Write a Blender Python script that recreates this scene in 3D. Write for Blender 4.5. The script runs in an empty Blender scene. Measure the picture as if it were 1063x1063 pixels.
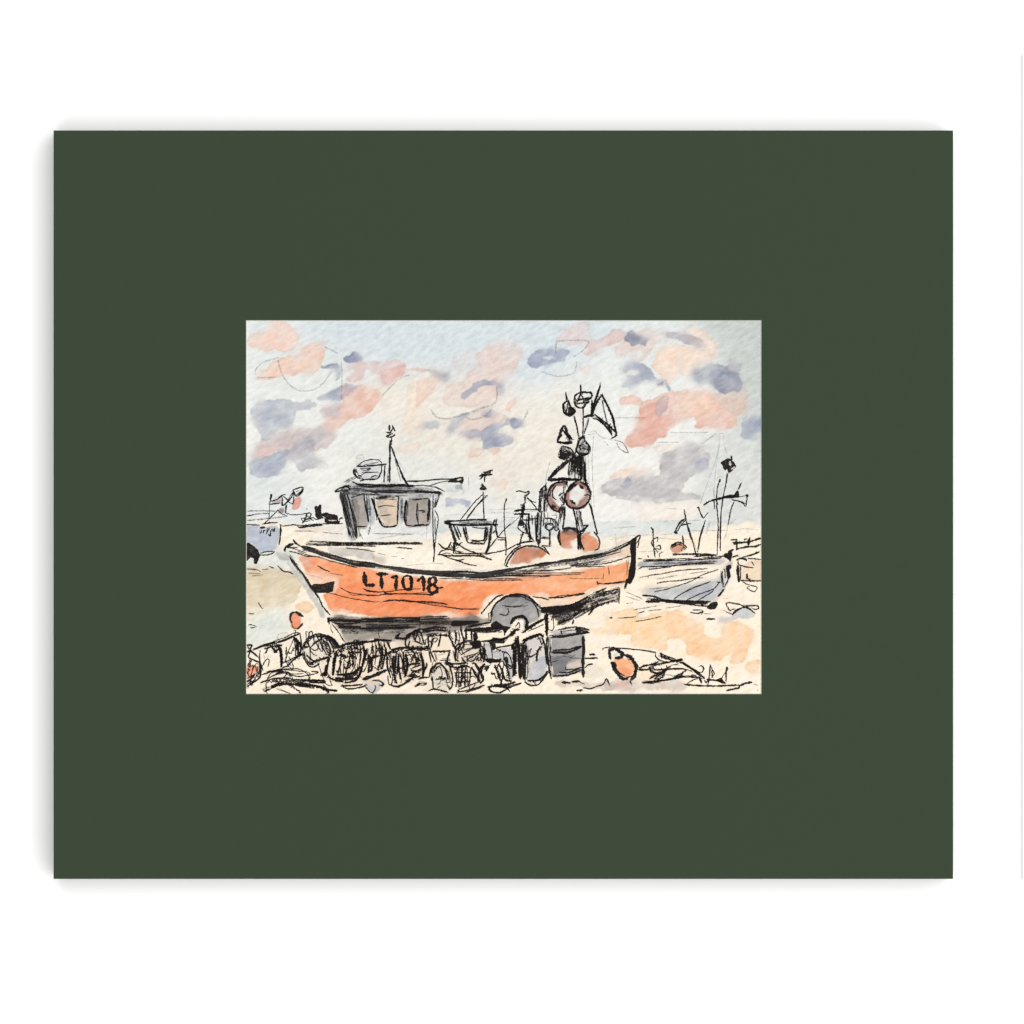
import bpy, math, random
import numpy as np

# ------------------------------------------------------------------ camera, lamp, exposure
SC = bpy.context.scene
C = SC.collection
S = 0.305 / 933.0                      # metres per photograph pixel: the mount is 12 x 10 inches
CX = CY = 531.5
def P(x, y): return ((x - CX) * S, (CY - y) * S)

Z_BACK, Z_PAPER, Z_MAT = 0.0143, 0.0146, 0.0150   # top of backing board, paper, mat
cam = bpy.data.cameras.new('camera'); camo = bpy.data.objects.new('camera', cam); C.objects.link(camo)
CAM_D = 2.8
camo.location = (0, 0, Z_MAT + CAM_D)
cam.sensor_width = 36.0
cam.lens = 36.0 * CAM_D / (1063 * S)
cam.clip_start = 0.01; cam.clip_end = 50
SC.camera = camo

w = bpy.data.worlds.new('World'); SC.world = w; w.use_nodes = True
w.node_tree.nodes['Background'].inputs[0].default_value = (1, 1, 1, 1)
w.node_tree.nodes['Background'].inputs[1].default_value = 0.03

LH = 3.1                              # one large softbox above the table, set to the right
lamp = bpy.data.lights.new('softbox', 'AREA'); lamp.shape = 'RECTANGLE'
lamp.size = 6.0; lamp.size_y = 7.0; lamp.energy = 455.0; lamp.color = (1.0, 1.0, 1.0)
lo = bpy.data.objects.new('softbox', lamp); C.objects.link(lo); lo.location = (1.5, 0.0, LH)

vs = SC.view_settings
vs.view_transform = 'Standard'; vs.look = 'None'; vs.exposure = 0.0; vs.gamma = 1.0
try: vs.use_curve_mapping = False
except Exception: pass

E = 1.74          # picture value = albedo * E under the softbox, used to turn seen colours into pigment albedo

def lin(c):
    c = np.asarray(c, float) / 255.0
    return np.where(c <= 0.04045, c / 12.92, ((c + 0.055) / 1.055) ** 2.4)

# ------------------------------------------------------------------ materials
def mat(name, col, rough=0.9, spec=0.1, noise=None, bump=None):
    m = bpy.data.materials.new(name); m.use_nodes = True
    nt = m.node_tree; b = nt.nodes['Principled BSDF']
    b.inputs['Base Color'].default_value = (*col, 1)
    b.inputs['Roughness'].default_value = rough
    b.inputs['Specular IOR Level'].default_value = spec
    tc = nt.nodes.new('ShaderNodeTexCoord')
    if noise:
        sc, amt = noise
        n = nt.nodes.new('ShaderNodeTexNoise'); n.inputs['Scale'].default_value = sc
        n.inputs['Detail'].default_value = 6
        nt.links.new(tc.outputs['Object'], n.inputs['Vector'])
        mr = nt.nodes.new('ShaderNodeMapRange')
        mr.inputs['To Min'].default_value = 1 - amt; mr.inputs['To Max'].default_value = 1 + amt
        nt.links.new(n.outputs['Fac'], mr.inputs['Value'])
        mx = nt.nodes.new('ShaderNodeVectorMath'); mx.operation = 'SCALE'
        mx.inputs[0].default_value = col
        nt.links.new(mr.outputs[0], mx.inputs['Scale'])
        nt.links.new(mx.outputs[0], b.inputs['Base Color'])
    if bump:
        sc, st, dist = bump
        n = nt.nodes.new('ShaderNodeTexNoise'); n.inputs['Scale'].default_value = sc
        n.inputs['Detail'].default_value = 4
        nt.links.new(tc.outputs['Object'], n.inputs['Vector'])
        bp = nt.nodes.new('ShaderNodeBump'); bp.inputs['Strength'].default_value = st
        bp.inputs['Distance'].default_value = dist
        nt.links.new(n.outputs['Fac'], bp.inputs['Height']); nt.links.new(bp.outputs[0], b.inputs['Normal'])
    return m

M_TABLE = mat('white_surface', (0.75, 0.75, 0.745), 0.9, 0.05)
gm = lin((63, 75, 58)) / E
M_MAT = mat('green_mount_board', tuple(gm * 0.965), 0.95, 0.02, noise=(900, 0.035), bump=(2500, 0.12, 0.00004))
M_CORE = mat('board_core', (0.50, 0.485, 0.43), 0.95, 0.05)
M_BACK = mat('backing_card', (0.03, 0.035, 0.03), 0.95, 0.02, noise=(300, 0.03))
M_PAPER = mat('paper', (0.5, 0.49, 0.45), 0.95, 0.05)
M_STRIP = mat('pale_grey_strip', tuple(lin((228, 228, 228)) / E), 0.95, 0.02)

def ink_mat(name, col, alpha=1.0, noise_alpha=0.0):
    m = bpy.data.materials.new(name); m.use_nodes = True
    nt = m.node_tree; b = nt.nodes['Principled BSDF']
    b.inputs['Base Color'].default_value = (*(lin(col) / E), 1)
    b.inputs['Roughness'].default_value = 0.8; b.inputs['Specular IOR Level'].default_value = 0.03
    b.inputs['Alpha'].default_value = alpha
    if noise_alpha:
        tc = nt.nodes.new('ShaderNodeTexCoord')
        n = nt.nodes.new('ShaderNodeTexNoise'); n.inputs['Scale'].default_value = 1500; n.inputs['Detail'].default_value = 3
        nt.links.new(tc.outputs['Object'], n.inputs['Vector'])
        mr = nt.nodes.new('ShaderNodeMapRange')
        mr.inputs['From Min'].default_value = 0.38; mr.inputs['From Max'].default_value = 0.62
        mr.inputs['To Min'].default_value = max(0, alpha - noise_alpha); mr.inputs['To Max'].default_value = min(1, alpha + noise_alpha)
        nt.links.new(n.outputs['Fac'], mr.inputs['Value']); nt.links.new(mr.outputs[0], b.inputs['Alpha'])
    return m
INK = {
    'k': ink_mat('black_ink', (36, 32, 31), 0.9, 0.1),
    'd': ink_mat('thin_ink', (60, 56, 54), 0.42, 0.2),
    'm': ink_mat('ink_wash', (84, 82, 82), 0.4, 0.25),
    'g': ink_mat('pencil', (110, 106, 102), 0.17, 0.1),
    'w': ink_mat('bare_paper', (243, 234, 220), 0.85, 0.1),
}

def wash_mat():
    m = bpy.data.materials.new('watercolour_on_paper'); m.use_nodes = True
    nt = m.node_tree; b = nt.nodes['Principled BSDF']
    b.inputs['Roughness'].default_value = 0.95; b.inputs['Specular IOR Level'].default_value = 0.03
    at = nt.nodes.new('ShaderNodeAttribute'); at.attribute_name = 'pigment'
    tc = nt.nodes.new('ShaderNodeTexCoord')
    mp = nt.nodes.new('ShaderNodeMapping'); mp.vector_type = 'TEXTURE'; mp.inputs['Rotation'].default_value = (0, 0, math.radians(27))
    mp.inputs['Scale'].default_value = (2.3, 1.0, 1.0)
    nt.links.new(tc.outputs['Object'], mp.inputs['Vector'])
    n = nt.nodes.new('ShaderNodeTexNoise'); n.inputs['Scale'].default_value = 680
    n.inputs['Detail'].default_value = 3; n.inputs['Roughness'].default_value = 0.55
    nt.links.new(mp.outputs[0], n.inputs['Vector'])
    bp = nt.nodes.new('ShaderNodeBump'); bp.inputs['Strength'].default_value = 0.8; bp.inputs['Distance'].default_value = 0.0006
    nt.links.new(n.outputs['Fac'], bp.inputs['Height']); nt.links.new(bp.outputs[0], b.inputs['Normal'])
    # pigment settles in the hollows of the paper, most where there is most of it
    mr = nt.nodes.new('ShaderNodeMapRange'); mr.inputs['From Min'].default_value = 0.28; mr.inputs['From Max'].default_value = 0.72
    mr.inputs['To Min'].default_value = 1.11; mr.inputs['To Max'].default_value = 0.89
    nt.links.new(n.outputs['Fac'], mr.inputs['Value'])
    ga = nt.nodes.new('ShaderNodeGamma')
    nt.links.new(at.outputs['Color'], ga.inputs['Color']); nt.links.new(mr.outputs[0], ga.inputs['Gamma'])
    nt.links.new(ga.outputs[0], b.inputs['Base Color'])
    return m
M_WASH = wash_mat()

# ------------------------------------------------------------------ helpers
def mesh_obj(name, verts, faces, m, parent=None):
    me = bpy.data.meshes.new(name); me.from_pydata(verts, [], faces); me.update()
    me.materials.append(m)
    o = bpy.data.objects.new(name, me); C.objects.link(o)
    if parent: o.parent = parent
    return o
def empty(name, loc=(0, 0, 0)):
    o = bpy.data.objects.new(name, None); C.objects.link(o); o.location = loc; o.empty_display_size = 0.02
    return o
def tag(o, label=None, cat=None, kind=None, group=None):
    if label: o['label'] = label
    if cat: o['category'] = cat
    if kind: o['kind'] = kind
    if group: o['group'] = group
    return o
def box(name, x0, y0, x1, y1, z0, z1, m, parent=None):
    v = [(x, y, z) for z in (z0, z1) for x, y in ((x0, y0), (x1, y0), (x1, y1), (x0, y1))]
    f = [(3, 2, 1, 0), (4, 5, 6, 7), (0, 1, 5, 4), (1, 2, 6, 5), (2, 3, 7, 6), (3, 0, 4, 7)]
    return mesh_obj(name, v, f, m, parent)

# ------------------------------------------------------------------ the surface
tb = mesh_obj('white_surface', [(-6, -6, 0), (6, -6, 0), (6, 6, 0), (-6, 6, 0)], [(0, 1, 2, 3)], M_TABLE)
tag(tb, 'plain white surface under the mounted picture', 'surface', 'structure')
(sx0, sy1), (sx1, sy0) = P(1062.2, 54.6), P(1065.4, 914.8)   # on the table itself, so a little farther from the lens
st = box('added_line_strip', sx0, sy0, sx1, sy1, 0.0, 0.0002, M_STRIP)  # added strip imitating a faint stray line; no real paper lies here
tag(st, 'added thin pale grey strip imitating a faint line at far right edge', 'strip')

# ------------------------------------------------------------------ the mount
OX0, OY0, OX1, OY1 = 256.0, 333.0, 790.0, 720.0          # opening
MX0, MY0, MX1, MY1 = 55.6, 135.4, 989.4, 912.4           # outer edge
mount = empty('picture_mount')
tag(mount, 'dark green rectangular mount board around the boat picture', 'mount')
def rect(x0, y0, x1, y1, z):
    (a, b), (c, d) = P(x0, y1), P(x1, y0)
    return [(a, b, z), (c, b, z), (c, d, z), (a, d, z)]
zb = Z_PAPER + 0.00004
BV = 0.55
v = rect(MX0, MY0, MX1, MY1, Z_MAT) + rect(OX0 - BV, OY0 - BV, OX1 + BV, OY1 + BV, Z_MAT) \
  + rect(MX0, MY0, MX1, MY1, zb) + rect(OX0 - BV, OY0 - BV, OX1 + BV, OY1 + BV, zb)
f = []
for i in range(4):
    j = (i + 1) % 4
    f += [(i, j, 4 + j, 4 + i), (8 + j, 8 + i, 12 + i, 12 + j), (i, 8 + i, 8 + j, j)]
mesh_obj('mat_board', v, f, M_MAT, mount)
v = rect(OX0 - BV, OY0 - BV, OX1 + BV, OY1 + BV, Z_MAT - 0.00003) + rect(OX0, OY0, OX1, OY1, zb)
f = [(i, (i + 1) % 4, 4 + (i + 1) % 4, 4 + i) for i in range(4)]
mesh_obj('bevelled_edge', v, f, M_CORE, mount)
(a, b), (c, d) = P(MX0 + 1, MY1 - 1), P(MX1 - 1, MY0 + 1)
box('backing_board', a, b, c, d, 0.0, Z_BACK, M_BACK, mount)

# ------------------------------------------------------------------ the picture
painting = empty('watercolour_painting', (0, 0, Z_BACK))
tag(painting, 'ink and watercolour picture of fishing boats on a beach', 'painting')
(a, b), (c, d) = P(OX0 - 14, OY1 + 14), P(OX1 + 14, OY0 - 14)
box('paper_sheet', a, b, c, d, 0.0001, Z_PAPER - Z_BACK - 0.00005, M_PAPER, painting)
ZP = Z_PAPER - Z_BACK                  # painted face, in the painting's own space
# tiles of the picture that the drawing below is measured in: x0, y0, pixels per unit
TILES = dict(
 t1=(256,333,180/1063), t2=(433,333,180/1063), t3=(610,333,180/1063),
 a1=(256,430,100/1063), a2=(340,430,100/1063), a3=(430,470,100/1063), a4=(520,470,100/1063), a5=(560,390,100/1063),
 b1=(690,460,100/1063), b2=(650,540,100/1063), b3=(720,540,100/1063), b4=(256,500,100/1063), b5=(340,490,100/1063),
 c1=(290,560,100/1063), c2=(380,560,100/1063), c3=(470,560,100/1063), c4=(560,550,100/1063),
 d1=(256,620,100/1063), d2=(336,630,100/1063), d3=(420,640,90/1063), d4=(490,610,110/1063), d5=(560,620,100/1063),
 d6=(620,640,90/1063), d7=(700,640,90/1063), px=(0,0,1.0))
# washes (the greys at the sky's right edge paint in vignette shade): "tile r,g,b alpha softness: x y x y ..."
WASHES = """
px 208,222,228 .75 26: 330 320 600 320 640 345 560 400 480 410 400 385 330 360
px 192,198,192 .8 22: 715 320 810 320 810 470 790 480 760 440 748 390 735 350
px 212,215,209 .8 26: 735 450 810 430 810 560 740 560 720 500
px 214,224,224 .6 22: 240 470 300 490 330 540 240 545
px 222,224,216 .5 25: 360 450 480 440 560 500 540 540 380 540
px 240,226,206 .6 22: 380 400 450 380 560 410 590 470 520 500 440 470 400 450
px 238,226,208 .5 16: 505 470 560 455 575 400 600 400 610 440 585 490 540 520 510 520
t1 250,208,188 .85 5: 5 100 60 85 120 60 150 20 240 10 300 50 320 110 290 170 230 195 180 180 100 190 40 165 5 160
t1 247,202,176 .85 5: 350 165 480 125 465 280 420 310 300 330 150 350 80 365 60 345 130 270 220 225 300 205
t1 165,172,198 .85 3: 455 285 500 265 545 260 585 290 580 340 550 375 540 365 560 330 540 295 490 290
t1 156,164,196 .9 3: 595 225 640 210 655 180 690 195 720 245 680 260 630 262 595 245
t1 232,202,196 .8 5: 600 290 720 250 900 245 975 265 970 310 900 375 850 390 820 340 790 320 730 312 700 370 620 372 610 350 660 310
t1 236,178,165 .55 3: 800 315 880 280 970 270 970 310 900 375 850 390 820 340
t1 238,205,195 .7 4: 975 285 1063 280 1063 302 975 302
t1 168,176,204 .85 3: 435 480 480 440 580 405 690 410 640 450 580 485
t1 240,190,168 .85 5: 600 410 740 400 820 440 815 490 740 580 650 600 560 660 520 690 450 660 480 600 455 560 470 540 560 520 590 480
t1 190,182,196 .75 4: 455 555 580 490 680 400 605 385 600 430 570 520 580 580 500 595 460 580
t1 188,196,212 .85 7: 20 540 140 490 300 490 430 500 420 540 310 545 300 600 270 650 200 660 150 720 90 740 60 660 30 610
t1 208,186,186 .8 6: 100 740 250 670 400 660 440 650 540 700 520 750 440 800 400 800 240 830 180 800 120 840 40 850 20 835
t1 238,196,182 .6 4: 40 845 110 770 190 765 180 800 120 840
t1 176,185,208 .85 6: 10 860 130 830 240 790 240 850 200 930 150 960 40 960 20 920
t1 192,190,200 .8 5: 240 820 300 740 400 700 430 830 490 870 480 890 330 925 290 880
t1 180,182,196 .5 4: 380 740 440 650 480 690 420 760
t1 247,222,196 .6 5: 985 400 1063 380 1063 660 990 690 960 600 980 540
t1 248,222,205 .7 4: 920 770 1020 750 1063 760 1063 800 930 810
t2 240,205,190 .8 3: 0 282 60 292 80 310 0 305
t2 178,180,196 .85 3: 60 295 150 318 210 315 200 350 180 380 110 350
t2 247,210,188 .8 5: 0 380 100 340 140 370 60 470 0 520
t2 236,206,192 .8 7: 150 460 200 390 310 350 300 310 380 290 360 210 440 150 560 115 640 190 600 310 540 360 480 500 260 530 180 515
t2 226,212,212 .5 8: 230 200 360 170 380 270 220 300
t2 160,170,202 .85 4: 270 460 310 410 380 370 440 360 500 385 540 435 500 437 480 395 400 410 330 460 280 490
t2 228,204,192 .8 5: 250 660 290 600 380 540 520 570 560 600 450 650 400 730 350 730 280 700
t2 174,180,204 .85 4: 180 690 180 660 230 600 300 560 320 570 270 620 220 670 195 705
t2 168,175,202 .85 4: 380 590 420 555 450 540 470 560 440 590
t2 176,180,204 .85 4: 270 690 330 665 400 680 390 715 330 720
t2 168,174,200 .85 4: 400 680 440 645 520 620 600 590 650 640 600 655 540 640 500 690 590 710 560 760 470 770 410 780 395 740
t2 150,160,198 .8 3: 555 620 610 595 650 638 600 660
t2 246,212,190 .8 3: 545 545 560 490 600 470 605 500 570 550
t2 240,200,186 .8 4: 305 840 330 790 380 770 420 785 390 820 330 835
t2 240,200,186 .8 4: 435 780 500 770 520 790 480 825 445 815
t2 243,210,190 .7 5: 460 1000 520 960 560 975 540 1030 480 1040
t2 176,180,200 .85 3: 0 665 40 630 110 618 140 640 130 665 60 670
t2 164,175,204 .85 3: 680 250 700 210 760 180 850 168 920 175 935 200 900 235 800 275 720 290 685 280
t2 232,232,232 .9 3: 775 232 820 215 850 225 800 243
t2 228,210,206 .75 6: 850 130 900 60 960 10 1063 10 1063 130 950 150
t2 240,200,188 .8 4: 1010 200 1040 150 1063 150 1063 215
t2 246,222,208 .6 5: 1000 280 1063 270 1063 330 1010 320
t3 230,200,192 .8 5: 0 130 90 100 150 45 225 60 225 110 130 150 60 190 0 215
t3 232,204,192 .75 6: 180 150 330 50 460 80 470 110 380 190 340 255 270 250 330 190 180 215
t3 152,158,182 .85 4: 220 115 240 70 300 65 350 95 380 120 350 150 270 150
t3 248,218,198 .8 8: 600 40 720 60 780 130 790 230 700 190 640 130
t3 248,216,190 .85 5: 390 280 460 160 540 140 620 160 700 180 770 230 700 270 650 300 640 340 560 330 500 400 430 310
t3 184,172,178 .85 5: 470 100 490 70 580 75 660 90 720 130 700 170 620 150 560 125
t3 180,185,205 .85 4: 200 300 240 265 300 258 370 290 420 340 480 370 510 420 500 440 470 400 430 370 350 370 290 395 220 405 210 370 240 345 230 320
t3 236,235,230 .9 2: 228 322 260 305 315 310 280 335
t3 150,118,125 .8 2: 425 375 460 372 460 392 430 392
t3 240,192,170 .88 5: 330 490 400 480 450 450 560 430 680 430 780 440 820 470 970 480 970 520 920 580 910 640 820 665 760 650 670 660 660 600 600 600 540 640 490 680 440 720 360 770 260 770 235 740 300 640 330 540
t3 236,170,150 .7 6: 235 740 300 650 330 530 420 500 520 560 500 640 440 720 360 770 260 770
t3 248,212,184 .6 6: 560 480 700 450 780 470 760 560 660 590 580 560
t3 244,196,176 .85 4: 185 490 200 460 270 460 340 490 330 520 270 505 200 515
t3 208,178,178 .75 4: 410 560 440 480 500 460 490 510 450 580
t3 240,225,212 .8 2: 450 590 480 540 510 535 490 575
t3 222,198,184 .75 6: 780 440 900 430 965 400 975 500 920 580 860 560 790 500
t3 160,164,184 .88 4: 640 340 660 290 720 270 820 270 900 300 950 370 930 420 850 445 790 430 770 390 690 385
t3 142,154,194 .7 6: 730 330 780 298 840 310 810 345
t3 184,180,190 .85 4: 850 280 900 250 940 260 940 300 900 310
t3 174,182,205 .85 5: 940 640 980 590 1040 575 1063 580 1063 690 1000 720 950 710
t3 146,160,204 .7 5: 1000 630 1063 600 1063 650 1010 662
t3 192,185,187 .88 7: 450 830 560 770 690 755 730 800 760 830 740 900 680 920 640 950 570 1030 520 1080 100 1063 80 1010 120 980 200 960 330 950 440 950
t3 247,216,192 .85 4: 120 970 160 935 220 910 380 905 350 940 200 960
t3 172,178,208 .7 6: 190 1010 230 960 270 970 270 1010 230 1035
t3 168,176,208 .7 6: 660 890 700 840 750 860 740 900 680 910
t3 240,226,210 .7 4: 400 770 500 750 560 770 500 800 420 800
b1 196,190,191 .85 5: -560 520 0 500 200 535 380 560 400 600 370 625 150 640 0 655 -280 640 -480 610
b1 250,234,218 .7 9: -300 660 380 650 360 790 0 850 -300 840
a3 196,195,210 .85 4: 340 520 440 505 560 510 630 555 590 600 530 590 480 575 350 600
a3 172,176,206 .6 5: 530 530 600 520 630 555 580 595
a3 216,216,224 .85 4: 360 370 450 350 540 350 530 390 450 430 370 440 330 410
a3 155,156,160 .8 4: 455 355 535 350 540 385 470 390
px 216,222,219 .8 4: 455 541 540 540 640 541 760 541 788 544 788 552 650 556 560 556 455 552
px 253,238,215 .96 4: 240 556 330 546 360 562 450 562 500 575 600 572 650 562 700 556 800 552 800 740 240 740
px 250,236,214 .6 4: 455 553 560 556 640 556 700 552 700 600 455 600
px 216,226,222 .75 16: 240 575 310 570 300 590 296 610 240 610
b4 240,222,200 .85 3: 530 520 900 490 1063 495 1063 575 850 560 560 548
b4 238,236,228 .9 3: 700 600 1063 590 1063 640 720 650
b4 226,208,180 .8 5: 0 960 200 930 400 955 540 1000 520 1063 0 1063
c1 222,204,172 .85 6: -340 380 190 400 210 600 100 720 -340 730
d1 228,214,186 .8 8: 0 0 580 0 420 80 150 200 0 250
d1 222,228,220 .85 12: 0 240 450 140 470 380 300 480 0 580
c1 249,212,172 .95 2: 160 730 300 680 380 740 310 810 230 790
d1 240,150,112 .88 2: 0 770 80 750 130 770 110 840 20 890 0 890
d5 252,214,168 .9 5: 560 370 740 320 720 240 850 150 1063 130 1063 520 1020 520 1010 430 600 400
d6 252,214,170 .9 5: 300 90 400 20 1063 -60 1063 260 940 275 860 290 850 420 720 410 430 350 420 240 330 225
d7 252,212,172 .9 4: -100 -30 200 20 370 120 360 190 440 270 580 230 560 150 680 50 860 90 960 150 1000 240 910 350 920 400 860 560 680 560 700 470 620 500 560 550 260 500 130 460 150 320 0 280 -100 270
d7 250,200,152 .5 6: 200 300 420 330 560 420 520 520 280 480
d7 252,216,180 .9 4: 860 650 900 570 960 520 1050 520 1050 660 920 690
d7 176,178,182 .9 3: 530 0 860 0 760 30 570 90 540 50
d5 214,198,186 .85 4: 170 950 240 920 560 940 800 920 1063 900 1063 1010 700 1020 400 990 200 980
d6 208,194,184 .85 4: 230 800 400 800 560 830 700 830 960 800 1063 800 1063 900 800 890 400 910 100 890 100 800
d6 238,188,160 .7 4: 225 820 350 800 385 850 250 870
d7 212,200,190 .8 7: -60 790 80 790 130 850 60 920 -60 900
b4 178,187,204 .92 2: 0 480 150 490 330 490 365 560 320 750 160 780 130 790 60 680 0 680
b4 236,150,124 .92 2: 520 190 600 175 602 280 560 300 515 290
b4 160,124,126 .85 2: 340 300 380 280 420 310 400 350 350 352
b4 188,166,162 .8 3: 290 190 380 170 370 240 280 240
px 251,241,224 .95 2: 297 566 330 567 380 563 455 566 470 585 540 585 600 575 655 566 648 575 600 588 540 594 460 596 380 586 330 575
px 249,158,106 .97 1: 311 578 326 577 343 582 370 588 391 592 420 597 455 601 500 602 560 598 600 594 640 586 652 583 651 604 622 608 604 616 580 620.5 558 619.5 545 617 520 617 504 621 501 633 493 640 470 638.5 440 641 420 642 395 641 372 637 345 634.5 338 626 336 617 346 616 352 607 350 601 335 598 320 595 314 586
px 250,178,130 .75 5: 560 598 600 594 640 586 652 583 651 604 622 608 618 612 590 606 560 604
px 242,140,94 .6 6: 345 606 420 612 470 622 500 618 490 638 440 640 400 639 350 630
c1 249,200,170 .85 4: 280 350 480 350 640 400 650 470 480 500 330 430 290 390
c1 242,164,132 .7 4: 260 210 380 200 420 260 400 330 330 350 280 290
c1 252,226,204 .9 3: 590 800 700 760 800 790 760 830 600 850
c2 251,216,190 .92 3: 620 830 900 800 1063 830 1063 885 900 850 620 845
c2 252,228,206 .9 2: 0 300 200 340 420 388 560 400 700 425 1063 440 1063 465 800 450 560 425 400 405 180 365 0 318
c3 250,232,212 .9 2: 350 640 520 610 470 680 420 780 320 870 260 880 300 800 355 720
c3 250,222,198 .85 3: 860 600 1063 600 1063 690 960 690 900 650
c3 158,104,84 .8 3: 330 430 500 390 1063 330 1063 405 600 425 400 450
c4 248,214,186 .9 3: 0 740 130 745 420 720 520 700 620 650 720 610 960 565 900 620 740 640 600 690 460 780 360 825 140 845 0 830
c4 186,178,172 .8 3: 480 330 850 230 920 240 700 330 500 370
c4 235,205,180 .85 3: 760 270 900 215 1000 170 1000 280 850 310 720 325
px 150,140,132 .95 2: 347 639 372 640 430 640 505 641 506 648 470 656 420 664 404 667 385 664 362 668 354 658
px 104,92,84 .85 3: 344 641 376 642 430 640 470 643 500 644 490 650 430 652 390 653 352 651
c3 152,150,150 .95 2: 430 900 440 760 520 660 640 610 780 610 880 660 950 760 985 800 960 860 840 940 800 990 780 900 700 880 640 930 620 990 450 960
c3 122,120,122 .6 4: 560 680 660 620 800 620 900 700 940 780 860 720 740 680 620 700
b5 112,114,120 .85 3: 120 220 230 200 320 700 250 745 190 480
b5 168,158,148 .92 2: 260 280 400 260 445 590 320 605
b5 120,114,112 .6 5: 260 280 320 270 350 480 330 590
b5 226,196,162 .92 2: 540 320 780 300 770 590 630 600
b5 190,176,160 .6 4: 540 320 620 310 680 480 650 580
b5 160,146,136 .92 2: 880 300 1130 295 1120 580 870 590
b5 180,184,192 .9 3: 430 270 490 290 540 500 470 600 440 500
b5 176,180,186 .9 3: 790 270 860 290 850 500 790 560
b5 164,164,168 .88 3: 130 190 300 130 1063 165 1260 240 1260 260 1063 275 500 270 260 280
b5 228,228,224 .8 3: 460 540 620 600 860 600 1130 600 1140 680 460 690
b5 204,198,190 .9 3: 0 830 200 840 400 850 520 880 500 960 340 950 150 930 0 880
b5 188,172,162 .85 3: 520 910 640 950 660 1000 500 1000
a3 226,228,228 .7 4: 190 470 270 470 230 620 240 1000 200 1000
a2 206,208,210 .8 4: 320 570 480 505 590 540 590 640 540 710 380 710 310 640
a4 164,112,96 .95 1: 510 480 540 370 620 320 720 330 690 370 600 370 560 430 570 500 650 590 650 650 570 630 520 560
a4 240,234,224 .97 1: 590 430 620 380 700 370 690 470 640 540 600 500
a4 166,112,94 .97 1: 710 470 750 370 850 310 940 350 985 440 960 550 860 620 770 600 715 550
a4 240,235,226 .98 1: 755 470 775 415 850 355 925 400 940 470 880 520 850 575 780 545
a4 110,84,80 .6 4: 720 440 760 370 850 315 840 350 770 420
c4 204,128,92 .92 2: 205 60 250 20 400 20 415 90 340 130 365 200 280 212 222 160
c4 120,74,60 .7 4: 225 30 300 0 400 10 400 60 300 60
c4 226,142,100 .92 2: 450 60 560 10 540 70 620 90 655 170 600 240 490 232 452 180
c4 150,96,80 .6 4: 450 60 480 60 490 220 455 180
c3 200,132,102 .93 2: 635 265 700 130 800 85 900 90 1045 150 980 190 880 220 840 268
c3 150,104,84 .6 4: 860 90 960 110 1000 160 900 190
c4 214,140,104 .9 2: 0 220 80 240 70 290 0 312
b2 166,170,178 .9 3: 180 460 700 430 1063 410 1063 470 600 500 180 530
b2 184,186,190 .9 4: 190 780 300 740 450 760 640 700 900 680 1000 700 980 870 900 900 500 890 320 860 200 830
b2 166,170,182 .7 4: 680 760 860 690 980 700 930 800 800 860 600 870
b2 200,206,202 .7 4: 330 790 480 770 640 790 520 870 400 860
b2 206,140,112 .92 2: 490 300 560 250 640 270 660 300 620 350 540 370 500 340
b3 198,198,198 .85 3: 330 540 350 470 410 450 410 620 340 740 260 840 225 840 250 700
b3 240,216,186 .92 2: 505 500 744 440 760 670 520 662
b3 202,205,205 .92 2: 430 1060 500 990 580 960 640 1010 670 1080
d5 205,202,198 .9 2: 100 380 250 350 430 335 420 390 260 420
d5 160,157,155 .95 2: 118 430 480 420 485 790 400 840 150 880 112 700
d5 118,117,120 .85 4: 140 660 400 640 300 740 290 810 200 830 150 855
d5 222,206,194 .85 2: 300 740 460 690 455 780 330 790
d4 216,210,202 .93 2: 530 530 700 500 750 640 745 840 690 930 550 930
d4 188,189,196 .8 5: 600 740 740 690 740 840 690 925 580 920
d4 194,192,194 .93 2: 100 570 190 560 200 625 400 600 412 800 380 930 320 760 280 720 150 700 110 680
d6 250,176,126 .97 2: 185 540 300 505 440 550 455 640 410 720 340 750 230 650
d6 242,140,92 .6 4: 260 640 330 620 400 660 350 730
c1 245,146,104 .97 2: 130 830 210 815 232 900 205 985 150 980 120 920
d3 212,202,192 .85 3: 650 300 830 280 960 360 960 560 700 560 650 420
d3 216,212,200 .9 2: 330 680 440 580 500 650 555 780 500 900 370 880
d3 200,198,196 .8 3: 980 340 1063 340 1063 520 1000 540
d3 206,200,198 .8 3: 750 880 980 830 860 930
d2 196,196,198 .9 2: 440 810 600 830 610 920 530 955 460 880
d2 206,200,194 .8 3: 170 460 300 420 440 430 420 520 260 520
d2 214,208,200 .7 4: 720 520 860 480 930 600 900 760 760 760
d1 222,212,198 .7 4: 520 440 600 520 590 640 540 650
d1 226,216,202 .7 4: 660 480 820 420 960 500 990 600 900 650 700 700 650 600
c1 204,204,196 .9 2: 100 200 150 240 260 400 400 620 510 850 465 862 340 640 190 420 90 260
c1 232,232,224 .8 3: 50 140 110 130 240 330 170 330
c1 214,196,184 .6 3: 200 170 300 190 340 330 280 300 220 230
c3 190,182,176 .7 3: 0 330 150 325 330 345 520 320 500 345 330 365 0 365
c4 190,184,176 .7 3: 480 270 700 230 880 165 980 110 980 140 850 205 700 262 500 300
c4 120,112,106 .6 4: 140 850 360 835 460 790 560 740 480 860 300 980 200 1010
c3 128,116,108 .75 4: 0 890 120 870 180 820 250 860 300 905 150 950 0 960
b4 150,150,152 .55 4: 300 790 460 800 520 850 420 860
d5 226,214,196 .8 3: 470 790 640 760 700 860 560 900 490 880
a4 205,206,204 .7 4: 440 400 500 370 480 620 430 640
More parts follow.
